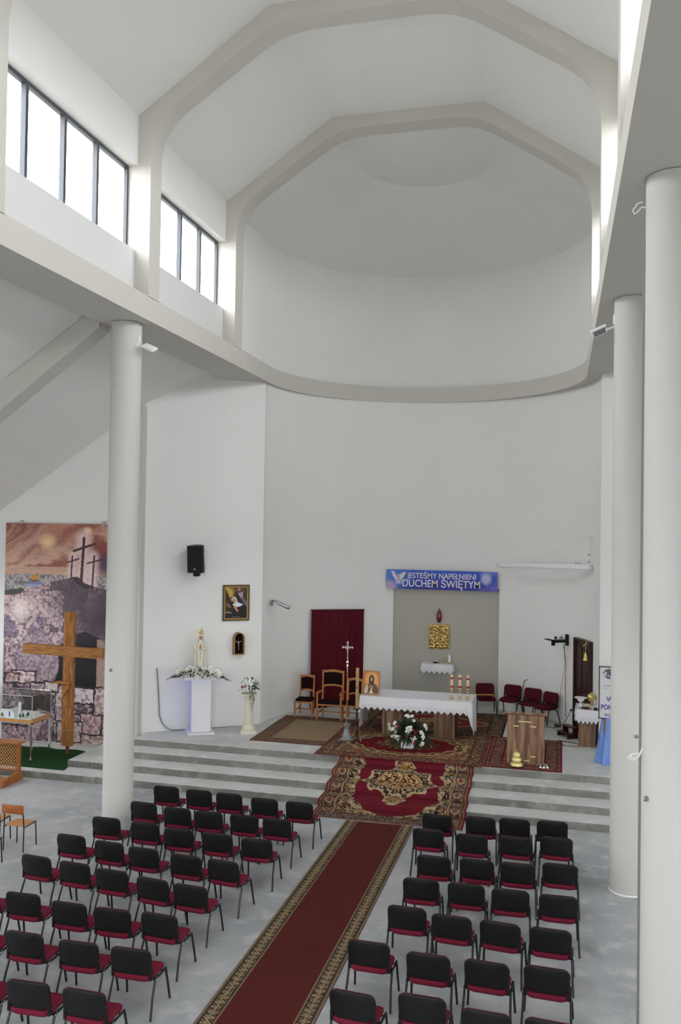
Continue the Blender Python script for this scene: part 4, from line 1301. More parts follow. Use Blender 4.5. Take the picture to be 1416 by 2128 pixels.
for r, z in prof:
    for i in range(n):
        a = 2 * PI * i / n; rr_ = r * (1 + .16 * math.cos(3 * a) * (1 - z / .35)); v.append((rr_ * math.cos(a), rr_ * math.sin(a), z))
f = [(k * n + i, k * n + (i + 1) % n, (k + 1) * n + (i + 1) % n, (k + 1) * n + i) for k in range(len(prof) - 1) for i in range(n)] + [tuple(range(n - 1, -1, -1)), tuple(range(7 * n, 8 * n))]
b.add(v, f)
for i in range(3): a = PI * 2 * i / 3 + .5; b.tube([(.05 * math.cos(a), .05 * math.sin(a), .30), (.085 * math.cos(a), .085 * math.sin(a), .35), (.07 * math.cos(a), .07 * math.sin(a), .40), (.045 * math.cos(a), .045 * math.sin(a), .38)], .014, 8)
b.lathe([(.045, .31), (.05, .36), (.022, .40), (.018, .42)], 14)
b.build('cast_foot', m_tin, t)

t = thing('paschal_candle', 'tall ochre candle with red cross on a turned dark stand', 'candle', (-4.76, 20.78, .635))
fo = MB().lathe([(.085, 0), (.085, .02), (.05, .05), (.035, .10), (.03, .22), (.045, .26), (.028, .30), (.024, .40), (.05, .46), (.062, .50), (.05, .54), (.026, .57), (.034, .61), (.024, .64), (.040, .68), (.028, .71), (.022, .74), (.05, .765), (.085, .775), (.095, .79), (.085, .80), (.045, .80)], 24).build('stand', m_dwood, t)
MB().lathe([(.046, .80), (.046, .825), (.07, .83), (.04, .84)], 20).build('drip_pan', m_brass, t)
c = MB().lathe([(.040, .83), (.040, 1.76), (.036, 1.775), (.012, 1.772)], 24).build('candle', m_pasch, t)
b = MB()
for dz, hw_, hh in ((1.30, .010, .04), (1.30, .028, .012)):
    for k in range(6):
        a0 = -PI / 2 - hw_ / .04 + 2 * hw_ / .04 * k / 6; a1 = -PI / 2 - hw_ / .04 + 2 * hw_ / .04 * (k + 1) / 6; r = .0415
        b.add([(r * math.cos(a0), r * math.sin(a0), dz - hh), (r * math.cos(a1), r * math.sin(a1), dz - hh), (r * math.cos(a1), r * math.sin(a1), dz + hh), (r * math.cos(a0), r * math.sin(a0), dz + hh)], [(0, 1, 2, 3)])
b.build('red_cross', m_candler, c, smooth=False)
b = MB()
for k in range(9):
    z = .88 + k * .035
    a0 = -PI / 2 - .35 + .1 * (k % 3)
    b.tube([(.041 * math.cos(a0), .041 * math.sin(a0), z), (.041 * math.cos(a0 + .35), .041 * math.sin(a0 + .35), z + .02 * (k % 2)), (.041 * math.cos(a0 + .6), .041 * math.sin(a0 + .6), z)], .003, 5)
b.build('relief', m_goldp, c)

# ================================================================== LECTERN
t = thing('lectern', 'walnut lectern with brass strips beside the altar', 'lectern', (-.70, 20.1, .626))
MB().bevbox(-.40, .40, -.22, -.16, 0, 1.09, .006).build('front_panel', m_walnut, t)
for s in (-1, 1): MB().prism([(-.16, 0), (.34, 0), (.34, .84), (-.16, 1.05)], s * .39 - .018 + (0 if s < 0 else 0), s * .39 + .010, 'x').build('side_panel', m_walnut, t, smooth=False)
b = MB(); b.prism([(-.27, 1.115), (.42, .84), (.42, .87), (-.27, 1.16)], -.46, .46, 'x'); b.build('reading_top', m_walnut, t, smooth=False)
MB().box(-.46, .46, .42, .44, .84, .91).build('book_ledge', m_walnut, t, smooth=False)
for i, (x0, x1, z) in enumerate(((-.165, .125, .945), (-.28, -.15, .84), (.095, .225, .845), (.105, .225, .185), (-.03, .09, .085), (-.28, -.20, .185))):
    MB().bevbox(x0, x1, -.246, -.219, z - .012, z + .012, .004).build('brass_strip', m_brassb, t)
MB().box(-.165, -.155, -.222, -.219, .84, .945).build('inlay_line', m_walnutd, t, smooth=False)
for (x, z0, z1) in ((.235, .19, .87), (-.29, .19, .87), (.10, .30, .84)):
    MB().box(x - .004, x + .004, -.223, -.219, z0, z1).build('inlay_line', m_walnutd, t, smooth=False)
# three tier brass censer dish
t = thing('altar_bell', 'stacked brass gong bell on the rug by the lectern foot', 'bell', (-.88, 19.66, .628))
for k, (r, z) in enumerate(((.135, .0), (.105, .11), (.075, .21))):
    pr = [(r * .55, z + .0), (r * .98, z + .02), (r, z + .045), (r * .92, z + .075), (r * .55, z + .10), (.018, z + .11)]
    n = 24; v = []
    for rr_, zz in pr:
        for i in range(n):
            a = 2 * PI * i / n; q = rr_ * (1 + .06 * math.cos(8 * a)); v.append((q * math.cos(a), q * math.sin(a), zz))
    MB().add(v, [(j * n + i, j * n + (i + 1) % n, (j + 1) * n + (i + 1) % n, (j + 1) * n + i) for j in range(5) for i in range(n)] + [tuple(range(n - 1, -1, -1)), tuple(range(5 * n, 6 * n))]).build('bowl', m_brassb, t)
MB().lathe([(.012, .31), (.010, .34), (.018, .355), (.01, .37)], 10).build('finial', m_brass, t)
MB().lathe([(.12, -.001), (.125, .006), (.05, .012)], 20).build('base_plate', m_blackm, t)
t = thing('hand_bells', 'cluster of small silver altar bells on the rug', 'bell', (-.30, 19.72, .626))
for i, (x, y) in enumerate(((0, 0), (.075, .02), (-.07, .015), (.01, .07))):
    b = MB(); b.lathe([(.034, 0), (.032, .01), (.022, .03), (.012, .04), (.005, .045)], 14, x, y); b.build('bell', m_chrome, t)
MB().tube([(-.07, .015, .045), (-.03, .03, .07), (.01, .04, .08), (.05, .03, .07), (.075, .02, .045)], .005, 6).build('handle', m_chrome, t)
MB().tube([(.01, .04, .078), (-.10, .06, .04), (-.17, .07, .02)], .007, 6).build('grip', m_chrome, t)

# ================================================================== FLOWERS
def lily(s=1.0, n=6):
    b = MB()
    for k in range(n):
        a = 2 * PI * k / n + (.1 if k % 2 else 0)
        ca, sa = math.cos(a), math.sin(a)
        w_ = .020 * s
        P = [(.004, 0, 0), (.022, 1, .010), (.045, .9, .016), (.066, .02, .006)]
        v = []
        for r, q, z in P:
            for sd in (-1, 0, 1):
                x, y = r * s, sd * w_ * q; v.append((x * ca - y * sa, x * sa + y * ca, z * s + (.004 * s if sd else 0)))
        f = [(i * 3 + j, (i + 1) * 3 + j, (i + 1) * 3 + j + 1, i * 3 + j + 1) for i in range(3) for j in range(2)]
        b.add(v, f)
    return b


def blob_flower(s=1.0, seed=0):
    r = random.Random(seed); b = MB()
    for k in range(9):
        a = 2 * PI * k / 6 + r.random(); q = .026 * s * (1 if k < 6 else .4)
        b.ball((q * math.cos(a), q * math.sin(a), (.008 if k < 6 else .02) * s), .019 * s, .019 * s, .012 * s, n=7, m=5)
    return b


def leaf_mb(b, p, d, l, w_, droop=.2, seed=0):
    d = Vector(d).normalized(); p = Vector(p); sd = d.cross(Vector((0, 0, 1)))
    if sd.length < .1: sd = Vector((1, 0, 0))
    sd.normalize(); up = sd.cross(d)
    v = []
    for i in range(5):
        t_ = i / 4; q = math.sin(PI * (.08 + .92 * t_) ** .8) * w_
        c = p + d * l * t_ - Vector((0, 0, 1)) * droop * l * t_ * t_
        for s in (-1, 0, 1): v.append(tuple(c + sd * s * q + up * (.15 * abs(s)) * q))
    b.add(v, [(i * 3 + j, (i + 1) * 3 + j, (i + 1) * 3 + j + 1, i * 3 + j + 1) for i in range(4) for j in range(2)])


def rot_to(d):
    return Vector((0, 0, 1)).rotation_difference(Vector(d)).to_matrix().to_4x4()


lily_src = lily(1.0).build('petals', m_petal); st_src = MB().ball((0, 0, .014), .010, .010, .012, n=6, m=5).build('stamens', m_stamen)
lily_me, st_me = lily_src.data, st_src.data
D.objects.remove(lily_src); D.objects.remove(st_src)


def add_mesh(name, me, parent, M):
    o = D.objects.new(name, me); C.objects.link(o); o.parent = parent; o.matrix_local = M; return o


# pedestal with lilies round the statue's feet
PA = math.radians(31)
pt = thing('illuminated_pedestal', 'white pedestal glowing blue at its edges, under the statue', 'pedestal', (-8.80, 20.62, .60), PA)
MB().bevbox(-.33, .33, -.33, .33, 0, .04, .006).build('base_plate', m_white, pt)
m_glow = mat('blue_lit_acrylic', rgb(196, 200, 236), .4, emit=(rgb(110, 110, 255), .32))
MB().bevbox(-.20, .20, -.20, .20, .04, 1.36, .01).build('shaft', m_white, pt)
MB().box(-.235, .235, -.213, -.203, .06, 1.36).build('front_panel', m_white, pt, smooth=False)
MB().box(-.222, .222, -.203, -.199, .06, 1.365).build('light_strip', m_glow, pt, smooth=False)
MB().box(-.214, -.204, -.2, .2, .06, 1.36).build('light_strip', m_glow, pt, smooth=False)
MB().bevbox(-.44, .44, -.26, .26, 1.36, 1.43, .008).build('top_plate', m_white, pt)
MB().box(-.42, .42, -.24, .24, 1.352, 1.36).build('light_strip', m_glow, pt, smooth=False)

PLOC = Vector((-8.80, 20.62, .60)); PR = Matrix.Translation(PLOC) @ Matrix.Rotation(.20, 4, 'Z')
fa = thing('lily_arrangement', 'long spray of white lilies at the feet of the statue', 'flowers'); fa.matrix_world = PR @ Matrix.Translation((0, 0, 1.435))
rf = random.Random(12)
b = MB()
for k in range(300):
    x = rf.uniform(-.62, .62); y = -.28 + rf.uniform(-.12, .10); z = .02 + rf.uniform(0, .2) * (1 - abs(x) / .85)
    if abs(x) > .45: z = rf.uniform(-.06, .06)
    leaf_mb(b, (x, y, max(z, .0)), (x * 1.3 + rf.uniform(-.4, .4), -.6 + rf.uniform(-.5, .3), rf.uniform(-.1, .8)), rf.uniform(.07, .13), .022)
for s in (-1, 1):
    for k in range(26):
        x = s * rf.uniform(.50, .76); leaf_mb(b, (x, -.22 + rf.uniform(-.08, .05), .02 - (abs(x) - .5) * .35), (s, rf.uniform(-.7, .3), rf.uniform(-.6, .3)), .08, .02)
tag(b.build('foliage', m_green, fa, smooth=False), kind='stuff')
for k in range(46):
    x = rf.uniform(-.55, .55); hgt = .26 * (1 - (x / .75) ** 2)
    z = .0 + rf.uniform(0, 1) * hgt; y = -.34 + .14 * z / .26 + rf.uniform(-.04, .03)
    d = Vector((x * .8 + rf.uniform(-.3, .3), -1, rf.uniform(.1, .8)))
    M = Matrix.Translation((x, y, z)) @ rot_to(d) @ Matrix.Rotation(rf.random() * 2, 4, 'Z') @ Matrix.Scale(rf.uniform(1.0, 1.3), 4)
    fl = add_mesh('lily', lily_me, fa, M); add_mesh('stamens', st_me, fl, Matrix.Identity(4))
MB().bevbox(-.36, .36, -.34, -.12, .0, .05, .01).build('tray', m_white, fa)

# statue
stt = thing('statue', 'white robed statue of a praying crowned woman on the glowing pedestal', 'statue', (0, 0, 0))
stt.location = PLOC + Vector((-.03, .05, 1.432)); stt.rotation_euler = (0, 0, .35)
prof = [(.185, .150, 0, 0), (.185, .150, .04, 0), (.178, .145, .12, 0), (.165, .135, .3, 0), (.155, .125, .5, -.005), (.150, .120, .62, -.01), (.145, .112, .72, -.01), (.135, .10, .80, -.01), (.115, .085, .87, -.01), (.075, .068, .93, -.012), (.062, .066, .97, -.018), (.068, .075, 1.02, -.02), (.070, .078, 1.07, -.018), (.062, .068, 1.12, -.012), (.04, .045, 1.155, -.008), (.01, .01, 1.17, -.005)]
n = 36; v = []
for (rx, ry, z, dy) in prof:
    for i in range(n):
        a = 2 * PI * i / n; fold = 1 + (.05 * math.sin(a * 9) + .02 * math.sin(a * 17 + 1)) * max(0, 1 - z / .95)
        # open mantle front: pull front inwards around the face and gown
        fr = max(0, -math.sin(a)) ** 6
        pull = 0
        if z > .96: pull = .62 * fr * (1 if z < 1.11 else .2)
        elif z < .85: pull = .10 * fr
        v.append((rx * fold * math.cos(a), dy + ry * fold * math.sin(a) * (1 - pull), z * .92))
b = MB().add(v, [(k * n + i, k * n + (i + 1) % n, (k + 1) * n + (i + 1) % n, (k + 1) * n + i) for k in range(len(prof) - 1) for i in range(n)] + [tuple(range(n - 1, -1, -1))])
m_robe = mat('ivory_painted_robe', rgb(232, 228, 214), .6, noise=.05, nscale=20)
bd = b.build('robe', m_robe, stt, angle=70)
hd = MB().ball((0, -.050, .955), .040, .045, .056, n=16, m=12)
hd.ball((0, -.096, .945), .007, .009, .012, n=8, m=6)
hd.build('face', m_skin, stt)
b = MB()
for s in (-1, 1): b.ball((s * .015, -.091, .962), .006, .004, .004, n=8, m=6)
b.build('eyes', m_black, stt)
MB().ball((0, -.090, .926), .012, .006, .004, n=8, m=6).build('mouth', m_candler, stt)
for s in (-1, 1):
    ar = MB().tube([(s * .125, -.02, .76), (s * .128, -.06, .66), (s * .075, -.125, .66), (s * .022, -.145, .72)], [.042, .040, .032, .020], 12)
    ar.build('sleeve', m_robe, stt)
    b = MB(); b.tube([(s * .014, -.150, .715), (s * .010, -.158, .76)], [.014, .012], 8)
    for q in range(4): b.tube([(s * .008, -.150 - .007 * q + .008, .755), (s * .005, -.152 - .007 * q + .008, .785), (s * .004, -.150 - .006 * q + .006, .812 - .004 * abs(q - 1.5))], [.0045, .004, .003], 6)
    b.tube([(s * .012, -.140, .74), (s * .008, -.132, .765), (s * .006, -.130, .782)], [.005, .0045, .003], 6)
    b.build('hand', m_skin, stt)
b = MB()
for s in (-1, 1):
    b.tube([(s * .05, -.105, 1.0), (s * .055, -.085, .88), (s * .10, -.098, .70), (s * .085, -.118, .4), (s * .09, -.135, .02)], .005, 6)
b.build('gold_trim', m_goldp, stt)
b = MB(); b.tube([(0, -.165, .70), (.004, -.150, .6), (0, -.14, .48), (.003, -.139, .40)], .004, 6); b.ball((0, -.142, .40), .010, n=6, m=5); b.build('rosary', m_gold, stt)
b = MB(); b.lathe([(.052, 1.03), (.056, 1.045), (.053, 1.05)], 18, 0, -.015)
for i in range(8):
    a = 2 * PI * i / 8; b.tube([(.054 * math.cos(a), -.015 + .054 * math.sin(a), 1.045), (.062 * math.cos(a), -.015 + .062 * math.sin(a), 1.085), (.04 * math.cos(a), -.015 + .04 * math.sin(a), 1.125), (0, -.015, 1.14)], .006, 6)
b.ball((0, -.015, 1.155), .018, n=10, m=8); b.box(-.004, .004, -.019, -.011, 1.165, 1.215); b.box(-.016, .016, -.019, -.011, 1.188, 1.196)
b.ball((0, -.015, 1.075), .045, .045, .035, n=12, m=8)
b.build('crown', m_brass, stt)

# cream column with a bouquet
t = thing('flower_column', 'cream plaster classical pedestal near the apse corner', 'pedestal', (-7.60, 20.93, .60), .35)
MB().bevbox(-.20, .20, -.20, .20, 0, .10, .01).build('plinth', m_cream, t)
b = MB(); b.lathe([(.165, .10), (.172, .13), (.16, .165), (.125, .20), (.118, .23)], 28, cap=False); b.build('base_moulding', m_cream, t)
n = 32; v = []
for z, r in ((.22, .118), (.5, .115), (.84, .108)):
    for i in range(n): a = 2 * PI * i / n; q = r * (1 + (.05 if i % 2 else -.02)); v.append((q * math.cos(a), q * math.sin(a), z))
MB().add(v, [(k * n + i, k * n + (i + 1) % n, (k + 1) * n + (i + 1) % n, (k + 1) * n + i) for k in range(2) for i in range(n)]).build('shaft', m_cream, t, angle=15)
b = MB(); b.lathe([(.108, .83), (.125, .85), (.12, .87), (.16, .92), (.175, .95)], 28); b.build('capital', m_cream, t)
MB().bevbox(-.19, .19, -.19, .19, .95, 1.0, .01).build('abacus', m_cream, t)


def bouquet(name, label, loc, R, H, nleaf, heads, seed, lm, twig=0, pot=None):
    t = thing(name, label, 'flowers', loc)
    r = random.Random(seed); b = MB()
    for k in range(nleaf):
        a = r.uniform(0, 2 * PI); e = r.uniform(-.35, 1.35); d = Vector((math.cos(a) * math.cos(e), math.sin(a) * math.cos(e), math.sin(e)))
        q = r.uniform(.25, .8); p = Vector((d.x * R * q, d.y * R * q, H * .42 + d.z * H * .5 * q))
        if p.z < .02: p.z = .02
        leaf_mb(b, p, d + Vector((0, 0, .1)), r.uniform(.10, .18) * R / .3, .016 + .008 * r.random(), .35)
    for k in range(twig):
        a = r.uniform(0, 2 * PI); L = R * r.uniform(1.0, 1.5); p = Vector((0, 0, .08)); d = Vector((math.cos(a), math.sin(a) * .8, r.uniform(.0, .6)))
        for q in range(14):
            f = .3 + .7 * q / 14; c = p + d * L * f; c.z = max(.01, c.z - .25 * f * f * L)
            for s in (-1, 1): leaf_mb(b, c, d + Vector((-d.y * s, d.x * s, 0)) * 1.1, .05, .008, .2)
    tag(b.build('foliage', lm, t, smooth=False), kind='stuff')
    for (x, y, z, s, mm) in heads:
        d = Vector((x, y - .12, z - H * .3)).normalized()
        o = blob_flower(s, int(x * 1000) % 97).build('blossom', m_petal if mm == 0 else m_pink, t, angle=80)
        o.matrix_local = Matrix.Translation((x, y, z)) @ rot_to(d)
    return t


hd_ = [(-.05, -.12, .33, 1.3, 0), (.06, -.13, .34, 1.4, 0), (.10, -.14, .26, 1.3, 0), (.0, -.16, .25, 1.2, 0), (-.10, -.14, .27, 1.0, 0), (.02, -.10, .40, 1.1, 0), (-.12, -.18, .17, .9, 1), (.14, -.10, .33, 1.0, 0), (.04, -.17, .30, 1.0, 0)]
bouquet('bouquet', 'green bouquet with white blooms on the cream plaster pedestal', (-7.60, 20.93, 1.60), .26, .44, 190, hd_, 4, m_greenl, 7)
b = MB(); r = random.Random(9)
ob = D.objects['bouquet']
for k in range(40):
    f = k / 40; leaf_mb(b, (.16 + .05 * math.sin(k), -.24, .05 - .42 * f * (1 if k % 3 else .4)), (r.uniform(-1, 1), -.3, -.6), .06, .010)
tag(b.build('trailing_foliage', m_greenl, ob, smooth=False), kind='stuff')

W_H = [(0.0, -.30, .46, 2.3, 0), (-.18, -.22, .50, 0, 0)]
heads = []
rr_ = random.Random(21)
clusters = [(-.30, -.16, .50, 6), (-.02, -.12, .66, 5), (.07, -.12, .66, 4), (.04, -.34, .43, 8), (-.34, -.26, .36, 6), (-.18, -.34, .23, 7), (.16, -.36, .20, 6), (.32, -.28, .32, 7), (.44, -.14, .46, 5), (.32, -.32, .16, 5), (-.36, -.28, .20, 5), (-.48, -.1, .44, 3)]
for (x, y, z, n_) in clusters:
    for k in range(max(2, n_ - 3)): heads.append((x + rr_.uniform(-.055, .055), y + rr_.uniform(-.03, .03), z + rr_.uniform(-.06, .06), rr_.uniform(1.0, 1.5), 0))
for (x, y, z) in ((-.24, -.24, .48), (-.30, -.26, .44), (.15, -.30, .42), (.18, -.28, .36), (.14, -.32, .30), (.20, -.36, .19), (.18, -.38, .14), (-.31, -.34, .17), (.0, -.34, .25), (.22, -.22, .40)): heads.append((x, y, z, .75, 1))
heads = [h for h in heads if h[3] > 0]
bq = bouquet('altar_bouquet', 'big bouquet of white carnations and pink buds before the altar', (-3.45, 20.75, .645), .54, .62, 620, heads, 33, m_green, 22)
MB().bevbox(-.15, .15, -.36, -.12, .0, .14, .008).build('flower_box', m_white, bq)

# ================================================================== WALL PIECES LEFT OF THE APSE
DA = Vector((-10.2, 20.1, 0)); DB = Vector((AXC - ARX, 21.95, 0)); DU = (DB - DA).normalized(); DN = Vector((DU.y, -DU.x, 0))
DANG = math.atan2(DU.y, DU.x)


def on_slant(u, z, off=0.0):
    return DA + DU * u + DN * off + Vector((0, 0, z))


t = thing('loudspeaker', 'black wall loudspeaker high left of the apse', 'speaker'); t.location = on_slant(1.30, 4.62, .02); t.rotation_euler = (0, 0, DANG)
MB().bevbox(-.07, .07, -.04, .0, .15, .5, .006).build('wall_plate', m_black, t)
MB().box(-.03, .03, -.20, -.03, .28, .33).build('mounting_arm', m_black, t, smooth=False)
b = MB(); M_ = Matrix.Translation((0, -.34, .36)) @ Matrix.Rotation(math.radians(-31), 4, 'Z') @ Matrix.Rotation(math.radians(6), 4, 'X'); b.M = M_
b.prism([(-.20, -.17), (.20, -.17), (.20, -.02), (.10, .17), (-.10, .17), (-.20, -.02)], -.34, .34)
b.build('cabinet', m_black, t, smooth=False)
m_grille = mat('black_grille', rgb(18, 18, 18), .8, noise=.2, nscale=200, bump=.5, bscale=400)
b = MB(); b.M = M_; b.bevbox(-.19, .19, -.182, -.168, -.33, .33, .006); b.build('grille', m_grille, t)
b = MB(); b.M = M_; b.box(-.025, .012, -.186, -.181, -.255, -.23); b.build('badge', m_white, t, smooth=False)
b = MB(); b.M = M_; b.bevbox(-.075, .075, -.10, .05, -.44, -.34, .008); b.build('tilt_block', m_black, t)
MB().tube([(.19, -.28, .30), (.25, -.15, .25), (.235, -.2, .08), (.22, -.22, -.03), (.25, -.18, -.10)], .005, 6).build('cable', m_grey, t)
MB().tube([(.20, -.2, .45), (.30, -.08, .50), (.42, -.03, .48)], .004, 6).build('cable', m_plast, t)

cv = Canvas(120, 170, (52, 42, 34), asp=1.38)
cv.fill(cv.poly([(.02, 0), (.34, 0), (.46, .22), (.36, .46), (.27, .42)]), (176, 140, 62)); cv.fill(cv.poly([(.05, 0), (.26, 0), (.36, .22), (.30, .40)]), (206, 170, 84), .8)
cv.fill(cv.noise(6, 4, 3) > .58, (74, 58, 42), .6)
cv.fill(cv.ell(.66, .10, .26, .12) < 1, (104, 76, 58), .8); cv.fill(cv.ell(.62, .09, .06, .06) < 1, (176, 138, 110)); cv.fill(cv.ell(.42, .09, .05, .04) < 1, (110, 92, 60))
cv.fill(cv.poly([(.56, .20), (.80, .16), (.78, .34), (.70, .36)]), (176, 140, 170)); cv.fill(cv.ell(.70, .28, .05, .06) < 1, (196, 150, 140))
cv.fill(cv.poly([(.70, .34), (.80, .34), (1.0, .50), (1.0, .66), (.86, .56)]), (104, 108, 140), .9)
cv.fill(cv.poly([(.36, .36), (.44, .26), (.58, .28), (.70, .44), (.92, .62), (1.0, 1.0), (.0, 1.0), (.0, .80), (.36, .76), (.44, .58)]), (30, 28, 32))
cv.fill(cv.poly([(.33, .36), (.40, .31), (.50, .33), (.60, .52), (.42, .52)]), (206, 200, 200)); cv.fill(cv.ell(.43, .425, .062, .095) < 1, (196, 142, 116)); cv.fill(cv.ell(.405, .415, .01, .008) < 1, (60, 40, 36)); cv.fill(cv.line((.385, .44), (.39, .455), .01) < 1, (170, 110, 90))
cv.fill(cv.poly([(.33, .55), (.50, .50), (.62, .49), (.80, .55), (.70, .60), (.54, .63)]), (222, 220, 226))
cv.fill(cv.line((.44, .62), (.56, .74), .045) < 1, (192, 132, 96)); cv.fill(cv.line((.14, .54), (.24, .62), .035) < 1, (166, 112, 92)); cv.fill(cv.poly([(.05, .76), (.30, .78), (.36, .82), (.06, .80)]), (150, 138, 128))
cv.fill((abs(cv.V - .925) < .014) & (cv.U > .32) & (cv.U < .68) & (cv.noise(50, 1, 4) > .45), (132, 128, 124), .8)
p = painting('framed_painting', 'gold framed painting of a praying nun on the white wall', .72, .94, cv, mat('dark_gold_frame', rgb(96, 74, 44), .4, .3, noise=.3, nscale=40), m_goldp, .045, .022, .04)
p.location = on_slant(2.43, 3.345, .012); p.rotation_euler = (0, 0, DANG)

t = thing('shrine_box', 'small arched wooden box with a crucifix inside, below the painting', 'shrine'); t.location = on_slant(2.50, 2.47, .005); t.rotation_euler = (0, 0, DANG)
def arch(w, h, n=12):
    r = w / 2; pts = [(-r, 0), (r, 0), (r, h - r * 1.15)]
    for i in range(1, n): a = PI * i / n; pts.append((r * math.cos(a), h - r * 1.15 + r * 1.15 * math.sin(a)))
    pts.append((-r, h - r * 1.15)); return pts
oo, ii = arch(.28, .58), [(x, z + .022) for x, z in arch(.235, .535)]
v = [(x, y, z) for y in (-.17, 0) for x, z in oo] + [(x, y, z) for y in (-.17, -.02) for x, z in ii]; n = len(oo); b = MB()
f = []
for i in range(n):
    j = (i + 1) % n
    f += [(i, j, n + j, n + i), (2 * n + j, 2 * n + i, 3 * n + i, 3 * n + j), (j, i, 2 * n + i, 2 * n + j)]
f.append(tuple(range(2 * n - 1, n - 1, -1)))
b.add(v, f); b.build('case', mat('light_wood_box', rgb(150, 116, 84), .6, noise=.2, nscale=10), t, smooth=False)
b = MB().prism(ii, -.022, -.02, 'y'); b.build('back_panel', m_velvet, t, smooth=False)
b = MB()
for i in range(n):
    a, c = ((oo[i][0] + ii[i][0]) / 2, (oo[i][1] + ii[i][1]) / 2), ((oo[(i + 1) % n][0] + ii[(i + 1) % n][0]) / 2, (oo[(i + 1) % n][1] + ii[(i + 1) % n][1]) / 2)
    b.tube([(a[0], -.172, a[1]), (c[0], -.172, c[1])], .010, 6)
b.build('gilt_rim', m_goldp, t)
b = MB(); b.box(-.006, .006, -.08, -.07, .08, .44); b.box(-.08, .08, -.08, -.07, .33, .342); b.build('small_cross', m_blackm, t, smooth=False)
b = MB(); b.tube([(0, -.086, .32), (.004, -.088, .22), (.01, -.086, .12)], [.014, .011, .006], 8); b.tube([(-.075, -.084, .345), (0, -.086, .31), (.075, -.084, .345)], .006, 6); b.ball((0, -.09, .345), .012, n=8, m=6); b.build('corpus', m_steel, t)

# loose grey conduit hanging on the wall
b = MB(); pts = [(.40, 2.2), (.43, 1.9), (.455, 1.6), (.47, 1.3), (.49, 1.0), (.56, .80), (.68, .68), (.80, .625), (1.1, .612)]
b.tube([tuple(on_slant(u, z, .03 + (.05 if z < .7 else 0))) for u, z in pts], .014, 8)
tag(b.build('conduit', m_grey), 'thin grey conduit hanging down the wall left of the glowing pedestal', 'cable')
b = MB(); pts = [tuple(on_slant(u, .612, o)) for u, o in ((1.12, .08), (1.3, .10), (1.45, .16), (1.6, .12), (2.0, .10), (2.5, .09))]
b.tube(pts, .007, 6)
fc = b.build('floor_cable', m_grey); tag(fc, 'thin grey cable along the foot of the wall behind the pedestal', 'cable')

t = thing('wall_lamp', 'flat metal lamp on the curved wall left of the curtain', 'lamp', (-7.56, 22.45, 3.78), 0)
MB().bevbox(0, .03, -.06, .06, -.09, .07, .006).build('wall_plate', m_grey, t)
MB().tube([(.03, 0, .03), (.12, -.02, .05), (.18, -.04, .03)], .02, 8).build('arm', m_steel, t)
b = MB(); b.M = Matrix.Translation((.14, -.03, .03)) @ Matrix.Rotation(math.radians(22), 4, 'Y'); b.pillow(rrect(.46, .20, .09, 5, .2, 0), .06, None, plane='xy'); b.build('lamp_head', m_steel, t, angle=60)
b = MB(); b.M = Matrix.Translation((.14, -.03, -.004)) @ Matrix.Rotation(math.radians(22), 4, 'Y'); b.pillow(rrect(.38, .15, .07, 5, .22, 0), .03, None, plane='xy'); b.build('lamp_glass', m_blackm, t, angle=60)

# ================================================================== APSE WALL PIECES
p0 = Vector((*apse(148.5, .985), 0)); p1 = Vector((*apse(123.5, .985), 0)); cu_ = (p1 - p0); Lc = cu_.length; cu_.normalize(); cn = Vector((cu_.y, -cu_.x, 0))
t = thing('curtain', 'wine red curtain hanging over the doorway behind the wooden chairs', 'curtain'); t.location = (p0 + p1) / 2 + Vector((0, 0, .61))
def cur(u, v):
    s = u * Lc; amp = .036 * (1 - .45 * v); y = .06 + amp * math.sin(s * 27 + 1.8 * math.sin(s * 5)) + .010 * math.sin(s * 61)
    q = p0 + cu_ * s + cn * y; sag = .012 * math.sin(s * 14) * (v > .98)
    return (q.x, q.y, .615 + (2.83 - .05 * u) * v + sag)
b = MB().grid(cur, 150, 12); o = b.build('drape', m_curt, t, angle=80); o.location = -t.location
sol = o.modifiers.new('thickness', 'SOLIDIFY'); sol.thickness = .006
MB().tube([tuple(p0 + cu_ * -.02 + cn * .05 + Vector((0, 0, 3.445))), tuple(p1 + cu_ * .02 + cn * .05 + Vector((0, 0, 3.395)))], .014, 8).build('curtain_rod', m_dwood, t).location = -t.location

# banner
bx0, bx1, by, bz0, bz1 = -5.06, -1.76, 25.78, 4.03, 4.60
W0, H0 = bx1 - bx0, bz1 - bz0
cv = Canvas(420, 78, (44, 72, 176), asp=H0 / W0)
U, V = cv.U, cv.V
cv.a[:] = lerpc((52, 92, 200), (44, 44, 140), V * .9 + .15 * cv.noise(6, 3, 3) - .1)
cv.fill(np.clip(1.1 - U * 4.2, 0, 1), (88, 140, 214), .9); cv.fill(np.clip(1.3 - cv.ell(.02, .9, .09, .06), 0, 1), (200, 170, 200), .9); cv.fill(np.clip(1.2 - cv.ell(.12, .62, .05, .03), 0, 1), (170, 180, 226), .8)
cv.fill(np.clip(1.2 - cv.ell(.90, .38, .055, .06), 0, 1), (210, 206, 226), .9); cv.fill((U > .8) * np.clip(cv.noise(14, 4, 9) * 2.2 - .9, 0, 1), (150, 150, 220), .8); cv.fill(np.clip(1.1 - cv.ell(.97, .95, .08, .05), 0, 1), (120, 110, 200), .7)
